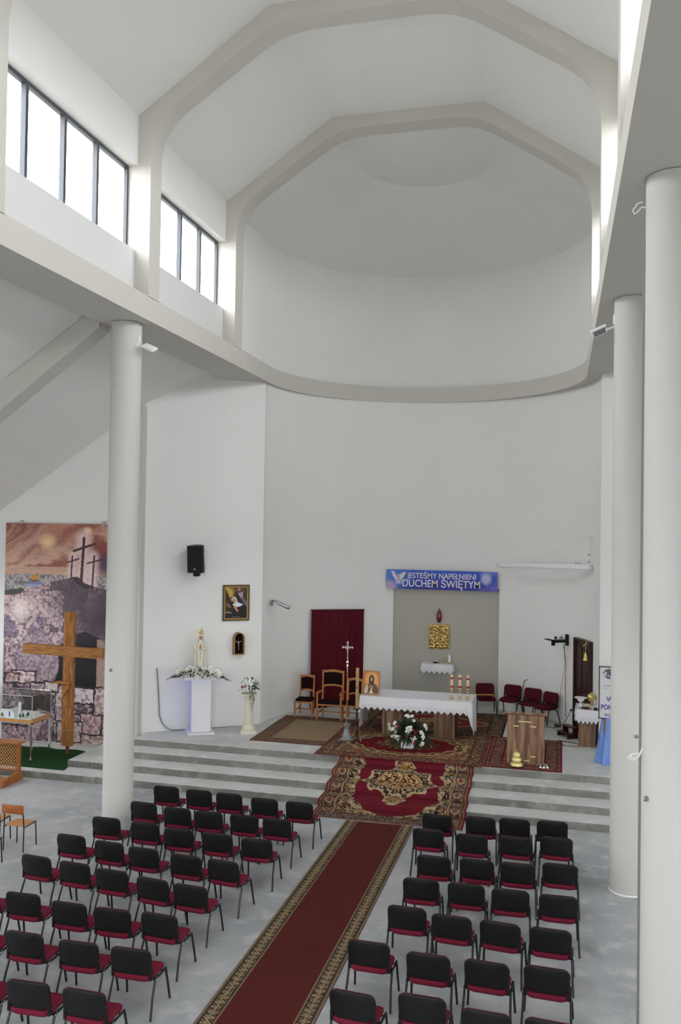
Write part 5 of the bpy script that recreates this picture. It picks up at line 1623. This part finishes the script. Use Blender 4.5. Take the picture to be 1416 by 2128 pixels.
# white dove with raised wings
cv.fill(cv.poly([(.045, .06), (.075, .10), (.095, .30), (.105, .42), (.11, .62), (.098, .60), (.075, .46), (.058, .30)]), (214, 208, 216)); cv.fill(cv.poly([(.185, .12), (.150, .14), (.120, .30), (.112, .44), (.120, .58), (.145, .50), (.168, .34)]), (214, 208, 216))
cv.fill(cv.ell(.113, .42, .012, .030) < 1, (176, 160, 176)); cv.fill(cv.ell(.112, .26, .008, .008) < 1, (196, 184, 196)); cv.fill(cv.poly([(.10, .58), (.126, .58), (.135, .72), (.088, .70)]), (196, 190, 214))
t = thing('banner', 'blue banner with white Polish words above the grey recess', 'banner', (-3.41, 25.8, 4.03)); 
sheet('printed_sheet', cv, lambda u, v: ((-W0 / 2 + W0 * u, -.02, H0 * (1 - v)), (0, -1, 0)), m_print, t, thick=.012)
RX = Matrix.Rotation(PI / 2, 4, 'X')
text_mesh('lettering', 'JESTEŚMY NAPEŁNIENI', .225, m_txtw, t, Matrix.Translation((-.02 + .04, -.027, .395)) @ RX, .002, .003, 1.0)
text_mesh('lettering', 'DUCHEM ŚWIĘTYM', .305, m_txtw, t, Matrix.Translation((0, -.027, .165)) @ RX, .002, .004, 1.0)
def fit(o, w_, h_=None):
    xs = [v.co.x for v in o.data.vertices]; k = w_ / (max(xs) - min(xs)); c = (max(xs) + min(xs)) / 2
    for v in o.data.vertices: v.co.x = (v.co.x - c) * k + c
lt = [o for o in t.children if o.name.startswith('lettering')]
fit(lt[0], 2.05 * W0 / 3.3); fit(lt[1], 2.30 * W0 / 3.3)

# red lamp, tabernacle and shelf in the recess
yw = 25.98
t = thing('sanctuary_lamp', 'dark red flame shaped lamp above the golden tabernacle', 'lamp', (-3.47, yw, 3.05))
n = 20; prof = [(.045, 0), (.062, .06), (.078, .16), (.074, .24), (.045, .33), (.012, .40), (.003, .44)]
MB().lathe(prof, n, 0, -.06, 1, .7).build('flame_glass', mat('dark_red_glass', rgb(112, 20, 26), .25, spec=.6, noise=.1), t)
MB().box(-.03, .03, -.05, 0, .02, .10).build('bracket', m_brass, t, smooth=False)
t = thing('tabernacle', 'square hammered gold tabernacle set in the grey recess', 'tabernacle', (-3.47, yw, 2.27))
MB().bevbox(-.31, .31, -.05, .0, -.01, .72, .006).build('frame', m_gold, t)
for s in (-1, 1):
    b = MB(); r = random.Random(5 + s)
    nn_ = 16
    def dz(u, v, s=s, r=r):
        return (s * .004 + s * (.285 * u), -.058 - .016 * r.random() * (0 < u < 1 and 0 < v < 1), .015 + .68 * v)
    g = MB().grid(dz, 14, 30); g.f = g.f if s > 0 else [tuple(reversed(q)) for q in g.f]
    g.build('door_leaf', m_gold, t, angle=20)
b = MB(); b.tube([(.07 + .055 * math.cos(a * .4), -.085, .30 + .10 * math.sin(a * .4)) for a in range(12)], .012, 6); b.build('relief', m_brass, t)
sh = thing('wall_shelf', 'small shelf under a lace cloth beneath the tabernacle', 'shelf', (-3.47, yw, 1.86))
MB().box(-.44, .44, -.38, .0, -.045, -.006).build('board', m_walnut, sh, smooth=False)
for x in (-.3, .3): MB().prism([(-.34, -.045), (0, -.045), (0, -.20)], x - .015, x + .015, 'x').build('bracket', m_walnutd, sh, smooth=False)
cloth('shelf_cloth', -3.47 - .46, -3.47 + .46, yw - .40, yw - .01, 1.862, .25, .25, .02, 'white lace cloth on the shelf beneath the tabernacle', 'tablecloth', .15, .012, 3)
t = thing('pillar_candle', 'white pillar candle on the right end of the lace covered shelf', 'candle', (-3.13, yw - .2, 1.868))
MB().lathe([(.07, 0), (.06, .012), (.03, .02), (.045, .035), (.05, .04)], 18).build('dish', m_brass, t); MB().lathe([(.044, .04), (.044, .27), (.02, .275)], 20).build('wax', m_white, t)
MB().tube([(0, 0, .272), (.002, 0, .29)], .003, 5).build('wick', m_black, t)
t = thing('gilt_figurine', 'small gilt ornament beside the pillar candle on the shelf', 'ornament', (-3.30, yw - .2, 1.868))
b = MB(); b.lathe([(.04, 0), (.035, .012), (.012, .03), (.012, .06)], 14); b.tube([(0, 0, .06), (-.05, 0, .09), (-.06, 0, .13), (-.03, 0, .15)], .01, 6); b.tube([(0, 0, .06), (.05, 0, .09), (.06, 0, .13), (.03, 0, .15)], .01, 6); b.ball((0, 0, .11), .02, n=8, m=6); b.build('body', m_brass, t)
t = thing('flower_bowl', 'low bowl of cream flowers in the middle of the shelf', 'bowl', (-3.54, yw - .2, 1.868))
MB().lathe([(.05, 0), (.09, .025), (.10, .045), (.08, .04)], 18).build('bowl', m_dwood, t)
b = MB(); [b.ball((.03 * i - .06, .01 * (i % 2), .055), .03, .03, .022, n=8, m=6) for i in range(5)]; b.build('flowers', m_cream, t)

# screen case on wires
sa, sb = Vector((-1.72, 25.38, 4.84)), Vector((.74, 23.0, 4.93)); du = (sb - sa); LS = du.length; ang = math.atan2(du.y, du.x)
t = thing('projection_screen', 'white rolled up projector screen case hanging on the apse wall', 'screen'); t.location = sa; t.rotation_euler = (0, -math.asin(du.z / LS), ang)
MB().bevbox(0, LS, -.05, .05, -.07, .05, .012).build('case', m_plast, t)
for x in (0, LS): MB().box(x - .008, x + .008, -.056, .056, -.078, .056).build('end_cap', m_white, t, smooth=False)
MB().box(.05, LS - .05, -.02, .02, -.095, -.07).build('bottom_bar', m_white, t, smooth=False)
MB().box(.03, .07, -.053, -.049, -.01, .012).build('badge', m_grey, t, smooth=False)
MB().tube([(LS - .03, 0, .05), (LS - .03, 0, .78)], .014, 8).build('upright_rod', m_white, t)
MB().tube([(LS - .03, 0, .78), (1.25, .05, .06)], .007, 6).build('stay_wire', m_white, t)
MB().tube([(LS - .03, 0, .78), (LS + .03, .10, .70), (LS + .03, .10, .6)], .01, 6).build('wall_hook', m_white, t)
MB().tube([(LS - .5, 0, .05), (LS - .48, 0, .12), (LS - .42, 0, .05), (LS - .36, 0, .11), (LS - .33, 0, .05)], .006, 6).build('clip', m_grey, t)
for z in (.3, .12): MB().tube([(LS - .06, 0, z), (LS, 0, z)], .016, 6).build('clamp', m_grey, t)

# projector arm
wp_ = Vector((*apse(33.5, .995), 2.88)); inn = Vector((AXC, AYC, 0)) - Vector((wp_.x, wp_.y, 0)); inn.normalize()
t = thing('projector_mount', 'black wall bracket with shelf left of the brown door', 'bracket'); t.location = wp_; t.rotation_euler = (0, 0, math.atan2(inn.y, inn.x) - PI)
# local -x points into the room
MB().bevbox(-.035, .0, -.06, .06, -.14, .16, .004).build('wall_plate', m_black, t)
MB().box(-.42, -.02, -.03, .03, -.055, -.01).build('arm', m_black, t, smooth=False)
MB().bevbox(-.48, -.40, -.035, .035, -.13, .02, .004).build('elbow', m_black, t)
MB().bevbox(-.62, -.12, -.18, .18, .02, .036, .004).build('shelf_plate', m_black, t)
pj = thing('projector', 'white projector lying on the black wall bracket', 'projector'); pj.matrix_world = t.matrix_world if False else Matrix.Translation(t.location) @ Matrix.Rotation(t.rotation_euler.z, 4, 'Z') @ Matrix.Translation((-.36, 0, .038))
MB().bevbox(-.19, .19, -.14, .14, .006, .115, .014).build('housing', m_plast, pj)
MB().tube([(-.10, -.14, .06), (-.10, -.16, .06)], .035, 14).build('lens', m_black, pj)
for i in range(5): MB().box(.03 + i * .022, .042 + i * .022, -.143, -.139, .03, .09).build('vent_slat', m_black, pj, smooth=False)
for s in (-1, 1): MB().lathe([(.012, -.0), (.012, .008)], 10, s * .15, .1).build('foot', m_black, pj)
b = MB(); q = [Vector(wp_) + inn * .12 + Vector((0, 0, z)) for z in (0, -.3)]
bpts = [tuple(wp_ + inn * .12 + Vector((0, 0, -.1))), tuple(wp_ + inn * .06 + Vector((.01, .0, -.6))), tuple(wp_ + inn * .05 + Vector((.0, 0, -1.2))), tuple(wp_ + inn * .04 + Vector((.01, 0, -2.05)))]
b.tube(bpts, .007, 6); tag(b.build('projector_cable', m_black), 'straight black cable dropping from the projector bracket', 'cable')
b = MB(); bpts = [tuple(wp_ + inn * .10 + Vector((0, 0, -.1))), tuple(wp_ + inn * .05 + Vector((-.02, .0, -.7))), tuple(wp_ + inn * .07 + Vector((-.10, .1, -1.3))), tuple(wp_ + inn * .08 + Vector((-.15, .12, -2.0)))]
b.tube(bpts, .005, 6); tag(b.build('projector_cable', m_grey), 'thinner bowed cable left of the straight projector cable', 'cable')
sp = Vector((*apse(30.0, .995), 1.06)); b = MB(); b.M = Matrix.Translation(sp) @ Matrix.Rotation(math.radians(30), 4, 'Z')
o = thing('wall_socket', 'socket with a black plug left of the door', 'socket'); b.bevbox(-.012, .0, -.04, .04, -.04, .04, .003); b.build('plate', m_plast, o)
b = MB(); b.M = Matrix.Translation(sp) @ Matrix.Rotation(math.radians(30), 4, 'Z'); b.bevbox(-.05, -.012, -.022, .022, -.03, .022, .004); b.build('plug', m_black, o)
b = MB(); b.tube([tuple(sp + inn * .04), tuple(sp + inn * .08 + Vector((-.03, 0, -.15))), tuple(sp + inn * .15 + Vector((-.1, -.1, -.36))), tuple(sp + inn * .3 + Vector((-.2, -.2, -.43))), (-.55, 24.0, .612), (-.9, 24.1, .612)], .007, 6)
tag(b.build('power_cable', m_black), 'black power cable sagging from the wall socket to the floor', 'cable')
b = MB(); r = random.Random(2); b.tube([(-.02 + (.09 + .01 * math.sin(k)) * math.cos(k * .7), 23.98 + (.09) * math.sin(k * .7), .612 + .0035 * k) for k in range(26)], .008, 6)
tag(b.build('cable_coil', m_black), 'coil of black cable on the floor by the last red chair', 'cable')
b = MB(); b.tube([(.12, 22.0, .611), (.0, 22.2, .611), (-.0, 22.5, .611), (.35, 22.35, .611), (.48, 22.2, .611)], .008, 6); b.tube([(.12, 22.0, .611), (.25, 21.95, .611), (.5, 22.0, .611)], .006, 6)
tag(b.build('floor_cable', m_black), 'black cable on the floor between lectern rug and small side table', 'cable')
t = thing('microphone', 'small microphone on a thin stand behind the red chairs', 'microphone', (-.98, 25.50, .60))
MB().lathe([(.11, 0), (.11, .015), (.02, .03)], 18).build('base', m_blackm, t); MB().tube([(0, 0, .02), (0, 0, .80), (.03, -.02, .94), (.10, -.04, .975)], .009, 8).build('pole', m_blackm, t); MB().tube([(.10, -.04, .975), (.19, -.06, .985)], [.014, .02], 10).build('head', m_black, t)

# door on the right of the apse
d0 = Vector((*apse(27.5, .99), 0)); d1 = Vector((*apse(13.0, .99), 0)); dd_ = d1 - d0; LD = dd_.length; da = math.atan2(dd_.y, dd_.x)
t = struct(thing('door_1', None, None)); t.location = d0 + Vector((0, 0, .6)); t.rotation_euler = (0, 0, da)
b = MB(); b.box(0, .08, -.07, .10, 0, 2.42); b.box(LD - .08, LD, -.07, .10, 0, 2.42); b.box(.08, LD - .08, -.07, .10, 2.34, 2.42); b.build('door_frame', m_doorw, t, smooth=False)
MB().box(.08, LD - .08, -.02, .03, .0, 2.34).build('door_leaf', m_doorw, t, smooth=False)
for (x0, x1, z0, z1) in ((.2, LD / 2 - .05, .2, 1.0), (LD / 2 + .05, LD - .2, .2, 1.0), (.2, LD / 2 - .05, 1.15, 2.2), (LD / 2 + .05, LD - .2, 1.15, 2.2)):
    MB().bevbox(x0, x1, -.04, -.018, z0, z1, .008).build('raised_panel', m_doorw, t)
MB().tube([(LD - .22, -.02, 1.05), (LD - .22, -.07, 1.05), (LD - .34, -.07, 1.05)], .01, 8).build('door_handle', m_steel, t)
MB().box(LD - .30, LD - .17, -.024, -.019, 1.72, 1.80).build('door_sign', m_goldp, t, smooth=False)
t = thing('door_bell', 'brass bell hanging beside the top of the brown door', 'bell', (.66, 23.05, 2.55))
MB().lathe([(.085, 0), (.08, .012), (.06, .05), (.048, .12), (.04, .17), (.015, .20)], 18).build('bell', m_brass, t)
MB().ball((0, 0, .0), .018, n=8, m=6).build('clapper', m_steel, t)
MB().tube([(0, 0, .20), (0, 0, .38)], .006, 6).build('hanger', m_brass, t)
b = MB(); b.tube([(-.06, 0, .36), (.0, 0, .42), (.12, .02, .40), (.20, .03, .34)], .012, 8); b.tube([(.0, 0, .42), (.02, 0, .48), (.08, .01, .47), (.1, .02, .40)], .01, 8); b.build('scroll_bracket', m_brass, t)
MB().tube([(.12, .0, .38), (.14, -.01, .1), (.13, -.01, -.18)], .006, 6).build('pull_cord', m_lace, t)

# low dark step stool by the door
t = thing('step_stool', 'low dark wooden step by the brown door', 'stool', (.22, 22.98, .60), -1.0)
for i, (y0, y1, z) in enumerate(((-.14, .02, .13), (.02, .18, .27))):
    MB().box(-.25, .25, y0, y1, z - .03, z).build('tread', m_dwood, t, smooth=False)
for s in (-1, 1): MB().prism([(-.14, 0), (.18, 0), (.18, .24), (.02, .24), (.02, .10), (-.14, .10)], s * .22 - .015, s * .22 + .015, 'x').build('side', m_dwood, t, smooth=False)

# credence table
t = thing('credence_table', 'small walnut side table near the right column', 'table', (.68, 22.36, .60))
MB().bevbox(-.19, .19, -.32, .32, 0, .86, .006).build('cabinet', m_walnut, t)
MB().bevbox(-.24, .24, -.38, .38, .86, .895, .005).build('table_top', m_walnut, t)
MB().box(-.205, -.19, -.25, .25, .18, .22).build('side_shelf', m_wood, t, smooth=False)
cloth('side_cloth', .68 - .25, .68 + .25, 22.36 - .40, 22.36 + .40, 1.503, .30, .28, .2, 'white lace cloth on the small side table', 'tablecloth', .10, .014, 5)
t = thing('silver_tray', 'silver tray with glass cruets on the small side table', 'tray', (.64, 22.12, 1.508))
MB().lathe([(.10, 0), (.15, .006), (.16, .016), (.155, .016)], 24).build('plate', m_chrome, t)
for (x, y) in ((-.05, -.03), (.05, -.02)):
    c = MB().lathe([(.028, .012), (.034, .03), (.034, .06), (.014, .10), (.012, .12), (.018, .13)], 14, x, y).build('cruet', m_glass, t)
    MB().ball((x, y, .145), .014, n=8, m=6).build('stopper', m_brass, c)
MB().ball((-.11, -.02, .032), .022, n=8, m=6).build('gold_knob', m_brass, t)
t = thing('white_bowl', 'white pedestal dish on the left of the side table', 'bowl', (.53, 22.36, 1.508))
MB().lathe([(.06, 0), (.055, .01), (.02, .03), (.02, .10), (.07, .14), (.085, .17), (.085, .20), (.15, .21), (.15, .225)], 22).build('bowl', m_plast, t)
t = thing('gold_bowl', 'round golden vessel standing at the back of the side table', 'vessel', (.79, 22.58, 1.508))
MB().lathe([(.06, 0), (.055, .012), (.02, .03), (.018, .08), (.06, .11), (.10, .17), (.105, .22), (.085, .27), (.04, .30), (.012, .31)], 22).build('cup', m_brass, t)
MB().ball((0, 0, .32), .014, n=8, m=6).build('knob', m_brass, t)
MB().bevbox(-.045, .045, -.07, .07, 0, .05, .006).build('book', m_black, thing('small_book', 'black book on the right corner of the side table', 'book', (.87, 22.02, 1.508)))

# poster with blue satin skirt
t = thing('notice_board', 'tall framed notice with blue letters above a light blue cloth', 'sign', (1.07, 20.62, .60), -.06)
px0, px1, pz0, pz1 = -.17, .42, 1.02, 2.16
cv = Canvas(90, 170, (206, 204, 206), asp=(pz1 - pz0) / (px1 - px0))
m_ = (cv.ell(.42, .13, .30, .20) < 1); cv.fill(m_ & (cv.noise(9, 4, 5) > .5), (84, 88, 98)); cv.fill(m_ & (abs(cv.noise(5, 3, 8) - .5) < .03), (60, 64, 76))
cv.fill((abs(cv.V - .36) < .008) & (cv.U > .12) & (cv.noise(40, 1, 3) > .4), (130, 126, 186)); cv.fill((abs(cv.V - .41) < .006) & (cv.U > .1) & (cv.noise(50, 1, 4) > .45), (160, 158, 190))
sheet('notice', cv, lambda u, v: ((px0 + (px1 - px0) * u, -.012, pz1 - (pz1 - pz0) * v), (0, -1, 0)), m_print, t, thick=.008)
b = MB(); fw = .022
for (x0, x1, z0, z1) in ((px0 - fw, px1 + fw, pz0 - fw, pz0), (px0 - fw, px1 + fw, pz1, pz1 + fw), (px0 - fw, px0, pz0, pz1), (px1, px1 + fw, pz0, pz1)): b.box(x0, x1, -.025, .01, z0, z1)
b.build('frame', m_blackm, t, smooth=False)
text_mesh('lettering', 'W', .16, m_txtb, t, Matrix.Translation((px0 + .15, -.016, 1.44)) @ RX, .001, .004, .9, 'LEFT')
text_mesh('lettering', 'PON', .155, m_txtb, t, Matrix.Translation((px0 + .03, -.016, 1.26)) @ RX, .001, .004, .75, 'LEFT')
text_mesh('lettering', 'im. J', .085, m_txtb, t, Matrix.Translation((px0 + .11, -.016, 1.10)) @ RX, .001, .002, .8, 'LEFT')
b = MB()
def sk(u, v):
    a = 2 * PI * u; k = 1 + .55 * (1 - v) ** 1.2; fo = 1 + (.15 * math.sin(a * 9 + 1.3) + .07 * math.sin(a * 17 + 3 * v)) * (1 - v * .55)
    return (.13 + .27 * k * fo * math.cos(a) * .9, .10 + .17 * k * fo * math.sin(a), .004 + .016 * math.sin(a * 7) * (v == 0) * 0 + 1.03 * v)
b.grid(sk, 140, 14); b.build('satin_skirt', m_bluecl, t, angle=80)
MB().box(-.08, .36, -.01, .22, .0, 1.0).build('stand', m_wood, t, smooth=False)

# ================================================================== LEFT AISLE: WOODEN CROSS, VITRINE, KNEELER
t = thing('wooden_cross', 'large rough wooden cross standing on an iron post', 'cross', (-11.61, 19.1, .16), .10)
b = MB(); b.prism([(-.135, .25), (.125, .25), (.135, 3.50), (-.125, 3.50)], -.06, .06, 'y'); b.build('upright', m_woodx, t, smooth=False)
b = MB(); b.M = Matrix.Rotation(.035, 4, 'Y'); b.box(-1.26, .79, -.085, .055, 2.42, 2.66); b.M = Matrix.Identity(4)
b.build('crossbar', m_woodh, t, smooth=False)
b = MB(); b.prism([(-.30, 1.80), (-.24, 1.775), (.10, 1.775), (.12, 1.82), (-.24, 1.83)], -.20, -.06, 'y'); b.prism([(-.10, 1.45), (.02, 1.60), (.10, 1.78), (-.12, 1.78)], -.13, -.06, 'y'); b.build('footrest', m_woodh, t, smooth=False)
MB().tube([(0, 0, 0), (0, 0, .27)], .045, 10).build('iron_post', m_rust, t)
MB().box(-.142, .142, -.066, .066, .62, .635).build('strap', m_goldp, t, smooth=False)
MB().tube([(.06, -.065, 1.9), (.06, -.085, 1.9)], .014, 8).build('nail', m_rust, t)
MB().tube([(-.06, -.065, 1.22), (-.0, -.075, 1.18), (.08, -.065, 1.22)], .006, 6).build('crack_peg', m_rust, t)

vx0, vx1, vy0, vy1, vb, vt = -13.75, -12.02, 18.22, 19.02, 1.13, 1.73
t = thing('display_case', 'glass display case on thin chrome legs beside the cross', 'display case', ((vx0 + vx1) / 2, (vy0 + vy1) / 2, .158))
def L(o): o.location = -t.location; return o
for x in (vx0 + .02, vx1 - .02):
    for y in (vy0 + .02, vy1 - .02):
        L(MB().box(x - .02, x + .02, y - .02, y + .02, .164, vb - .06).build('leg', m_chrome, t, smooth=False))
b = MB()
for z0, z1 in ((vb - .06, vb - .03),): b.box(vx0, vx1, vy0, vy0 + .03, z0, z1); b.box(vx0, vx1, vy1 - .03, vy1, z0, z1); b.box(vx0, vx0 + .03, vy0, vy1, z0, z1); b.box(vx1 - .03, vx1, vy0, vy1, z0, z1)
L(b.build('rail', m_chrome, t, smooth=False))
L(MB().box(vx0 + .01, vx1 - .01, vy0 + .01, vy1 - .01, vb - .03, vb + .035).build('tray', m_ply, t, smooth=False))
for (x0, x1, y0, y1) in ((vx0 + .01, vx1 - .01, vy0 + .01, vy0 + .018), (vx0 + .01, vx1 - .01, vy1 - .018, vy1 - .01), (vx0 + .01, vx0 + .018, vy0 + .02, vy1 - .02), (vx1 - .018, vx1 - .01, vy0 + .02, vy1 - .02)):
    L(MB().box(x0, x1, y0, y1, vb + .035, vt).build('glass_pane', m_glass, t, smooth=False))
L(MB().box(vx0 + .005, vx1 - .005, vy0 + .005, vy1 - .005, vt, vt + .01).build('glass_top', m_glass, t, smooth=False))
b = MB(); b.box(vx0, vx1, vy0, vy0 + .014, vt - .002, vt + .014); b.box(vx1 - .014, vx1, vy0, vy1, vt - .002, vt + .014); b.box(vx1 - .014, vx1, vy0, vy0 + .014, vb, vt); b.box(vx1 - .014, vx1, vy1 - .014, vy1, vb, vt); b.box(vx0, vx1, vy1 - .014, vy1, vt - .002, vt + .014)
L(b.build('edge_strip', m_chrome, t, smooth=False))
mo = thing('model_church', 'white scale model of a church inside the display case', 'model', (-12.72, 18.6, vb + .036))
MB().box(-.62, .62, -.33, .33, 0, .012).build('baseboard', m_plast, mo, smooth=False)
b = MB(); b.prism([(-.12, .012), (.12, .012), (.12, .12), (0, .21), (-.12, .12)], -.25, .05, 'y'); b.build('nave', m_plast, mo, smooth=False)
MB().box(-.016, .016, -.254, -.249, .03, .15).build('blue_window', mat('blue_film', rgb(50, 92, 190), .4), mo, smooth=False)
MB().box(.22, .27, -.22, -.17, .012, .38).build('tower', m_plast, mo, smooth=False)
MB().box(-.5, -.2, -.05, .2, .012, .10).build('wing', m_plast, mo, smooth=False)
MB().box(.10, .50, .0, .22, .012, .09).build('wing', m_plast, mo, smooth=False)
for i, (x, y) in enumerate(((-.30, -.22), (-.38, -.18), (.34, -.20), (.40, -.12), (.36, -.02), (-.18, -.27), (.30, -.27), (-.46, -.25))):
    b = MB(); b.tube([(x, y, .012), (x, y, .04)], .004, 5); b.lathe([(.002, .03), (.028, .05), (.02, .09), (.003, .13)], 8, x, y); b.build('model_tree', m_green, mo)
for i in range(9): MB().ball((.16 + .05 * i, -.28 + .055 * i, .022), .018, .018, .012, n=7, m=5).build('model_bush', m_plast, mo)

kx0, kx1 = -12.56, -11.80
t = thing('kneeler', 'wooden prayer kneeler with lattice front at the left edge', 'kneeler', ((kx0 + kx1) / 2, 17.4, 0))
def L(o): o.location = -t.location; return o
L(MB().bevbox(kx0 - .05, kx1 + .06, 17.30, 17.60, .84, .875, .008).build('arm_shelf', m_wood, t))
for x in (kx0, kx1 - .07): L(MB().bevbox(x, x + .07, 17.42, 17.50, .10, .84, .006).build('post', m_wood, t))
for x in (kx0 - .01, kx1 - .08): L(MB().prism([(16.78, 0), (17.56, 0), (17.56, .16), (17.40, .20), (16.80, .12)], x, x + .09, 'x').build('foot', m_wood, t, smooth=False))
L(MB().bevbox(kx0 + .02, kx1 - .02, 16.82, 17.12, .115, .145, .006).build('kneeling_board', m_wood, t))
b = MB(); b.box(kx0 + .07, kx1 - .07, 17.445, 17.475, .20, .23); b.box(kx0 + .07, kx1 - .07, 17.445, 17.475, .79, .82); b.build('lattice_rail', m_wood, t, smooth=False).location = -t.location
lw, lz0, lz1 = (kx1 - kx0 - .14), .22, .80
for sgn in (-1, 1):
    for k in range(-9, 13):
        x0 = kx0 + .07 + k * .074; a = (x0, lz0); c = (x0 + (lz1 - lz0) * .85, lz1)
        if sgn < 0: a, c = (2 * (kx0 + kx1) / 2 - a[0], a[1]), (2 * (kx0 + kx1) / 2 - c[0], c[1])
        lo, hi = kx0 + .07, kx1 - .07
        def clip(a, c):
            t0, t1 = 0, 1; dx = c[0] - a[0]
            for lim, s in ((lo, 1), (hi, -1)):
                q = (lim - a[0]) / dx
                if s * dx > 0: t0 = max(t0, q)
                else: t1 = min(t1, q)
            if t0 >= t1 - .03: return None
            return (a[0] + dx * t0, a[1] + (c[1] - a[1]) * t0), (a[0] + dx * t1, a[1] + (c[1] - a[1]) * t1)
        r_ = clip(a, c)
        if r_:
            (xa, za), (xb, zb_) = r_; y = 17.452 if sgn < 0 else 17.466
            dx, dz = xb - xa, zb_ - za; l = math.hypot(dx, dz); nx, nz = -dz / l * .008, dx / l * .008
            L(MB().prism([(xa - nx, za - nz), (xb - nx, zb_ - nz), (xb + nx, zb_ + nz), (xa + nx, za + nz)], y, y + .008, 'y').build('lattice_slat', m_ply, t, smooth=False))
L(MB().tube([(-12.35, 16.86, .16), (-12.25, 16.92, .158), (-12.27, 17.0, .158), (-12.16, 16.98, .158)], .012, 6).build('cord', m_plast, t))

# ================================================================== SMALL FITTINGS ON THE COLUMNS
def flood(loc, rz, label, s=1):
    t = thing('floodlight', label, 'lamp', loc, rz)
    MB().bevbox(-.03, .0, -.05, .05, -.06, .06, .005).build('wall_plate', m_plast, t)
    MB().tube([(0, 0, .05), (.0, 0, .20)], .022, 8).build('conduit', m_plast, t)
    MB().tube([(0, 0, 0), (.08, -.02, -.02), (.14, -.03, -.04)], .018, 8).build('arm', m_plast, t)
    b = MB(); b.M = Matrix.Translation((.24, -.05, -.05)) @ Matrix.Rotation(math.radians(24), 4, 'Y') @ Matrix.Rotation(.5, 4, 'X'); b.bevbox(-.13, .13, -.09, .09, -.025, .025, .008); b.build('lamp_head', m_plast, t)
    b = MB(); b.M = Matrix.Translation((.24, -.05, -.05)) @ Matrix.Rotation(math.radians(24), 4, 'Y') @ Matrix.Rotation(.5, 4, 'X'); b.box(-.10, .10, -.06, .06, -.030, -.024); b.build('lamp_glass', m_grey, t, smooth=False)


flood((-8.06 + .285, 15.0, 9.2), 0, 'small white floodlight at the top of the left column')
flood((1.12 - .285, 15.0, 9.2), PI, 'small white floodlight at the top of the column by the steps')
def hook(name, x, y, z, label, m=m_plast):
    b = MB(); b.tube([(x, y, z), (x - .06, y - .02, z + .005), (x - .10, y - .03, z - .05), (x - .13, y - .03, z - .07), (x - .15, y - .03, z - .03), (x - .10, y - .02, z + .045), (x - .05, y - .01, z + .06)], .008, 6)
    tag(b.build(name, m), label, 'hook')


hook('cable_hook', .875, 9.85, 9.31, 'white cable loop near the top of the nearest column')
b = MB(); b.tube([(.875, 9.88, 3.50), (.84, 9.84, 3.42), (.78, 9.82, 3.38), (.72, 9.82, 3.40), (.76, 9.82, 3.44), (.84, 9.82, 3.46), (.80, 9.81, 3.40), (.74, 9.81, 3.42)], .007, 6)
tag(b.build('wire_loop', m_plast), 'crumpled white wire at the left of the nearest column', 'wire')
for (cx_, cy_, ang_, z, lab) in ((1.155, 9.93, 213, 3.0, 'dark screw hole with wire on the nearest column'), (1.115, 15.0, 290, 2.55, 'dark screw hole on the column by the steps'), (-8.055, 15.04, 262, 3.1, 'small metal stub on the left column')):
    a = math.radians(ang_); p = Vector((cx_ + .286 * math.cos(a), cy_ + .286 * math.sin(a), z)); d = Vector((math.cos(a), math.sin(a), 0))
    b = MB(); b.tube([tuple(p), tuple(p + d * .012)], .030, 10); b.tube([tuple(p), tuple(p + d * .04 + Vector((0, 0, -.02)))], .008, 6)
    tag(b.build('wall_stub', m_grey), lab, 'fitting')
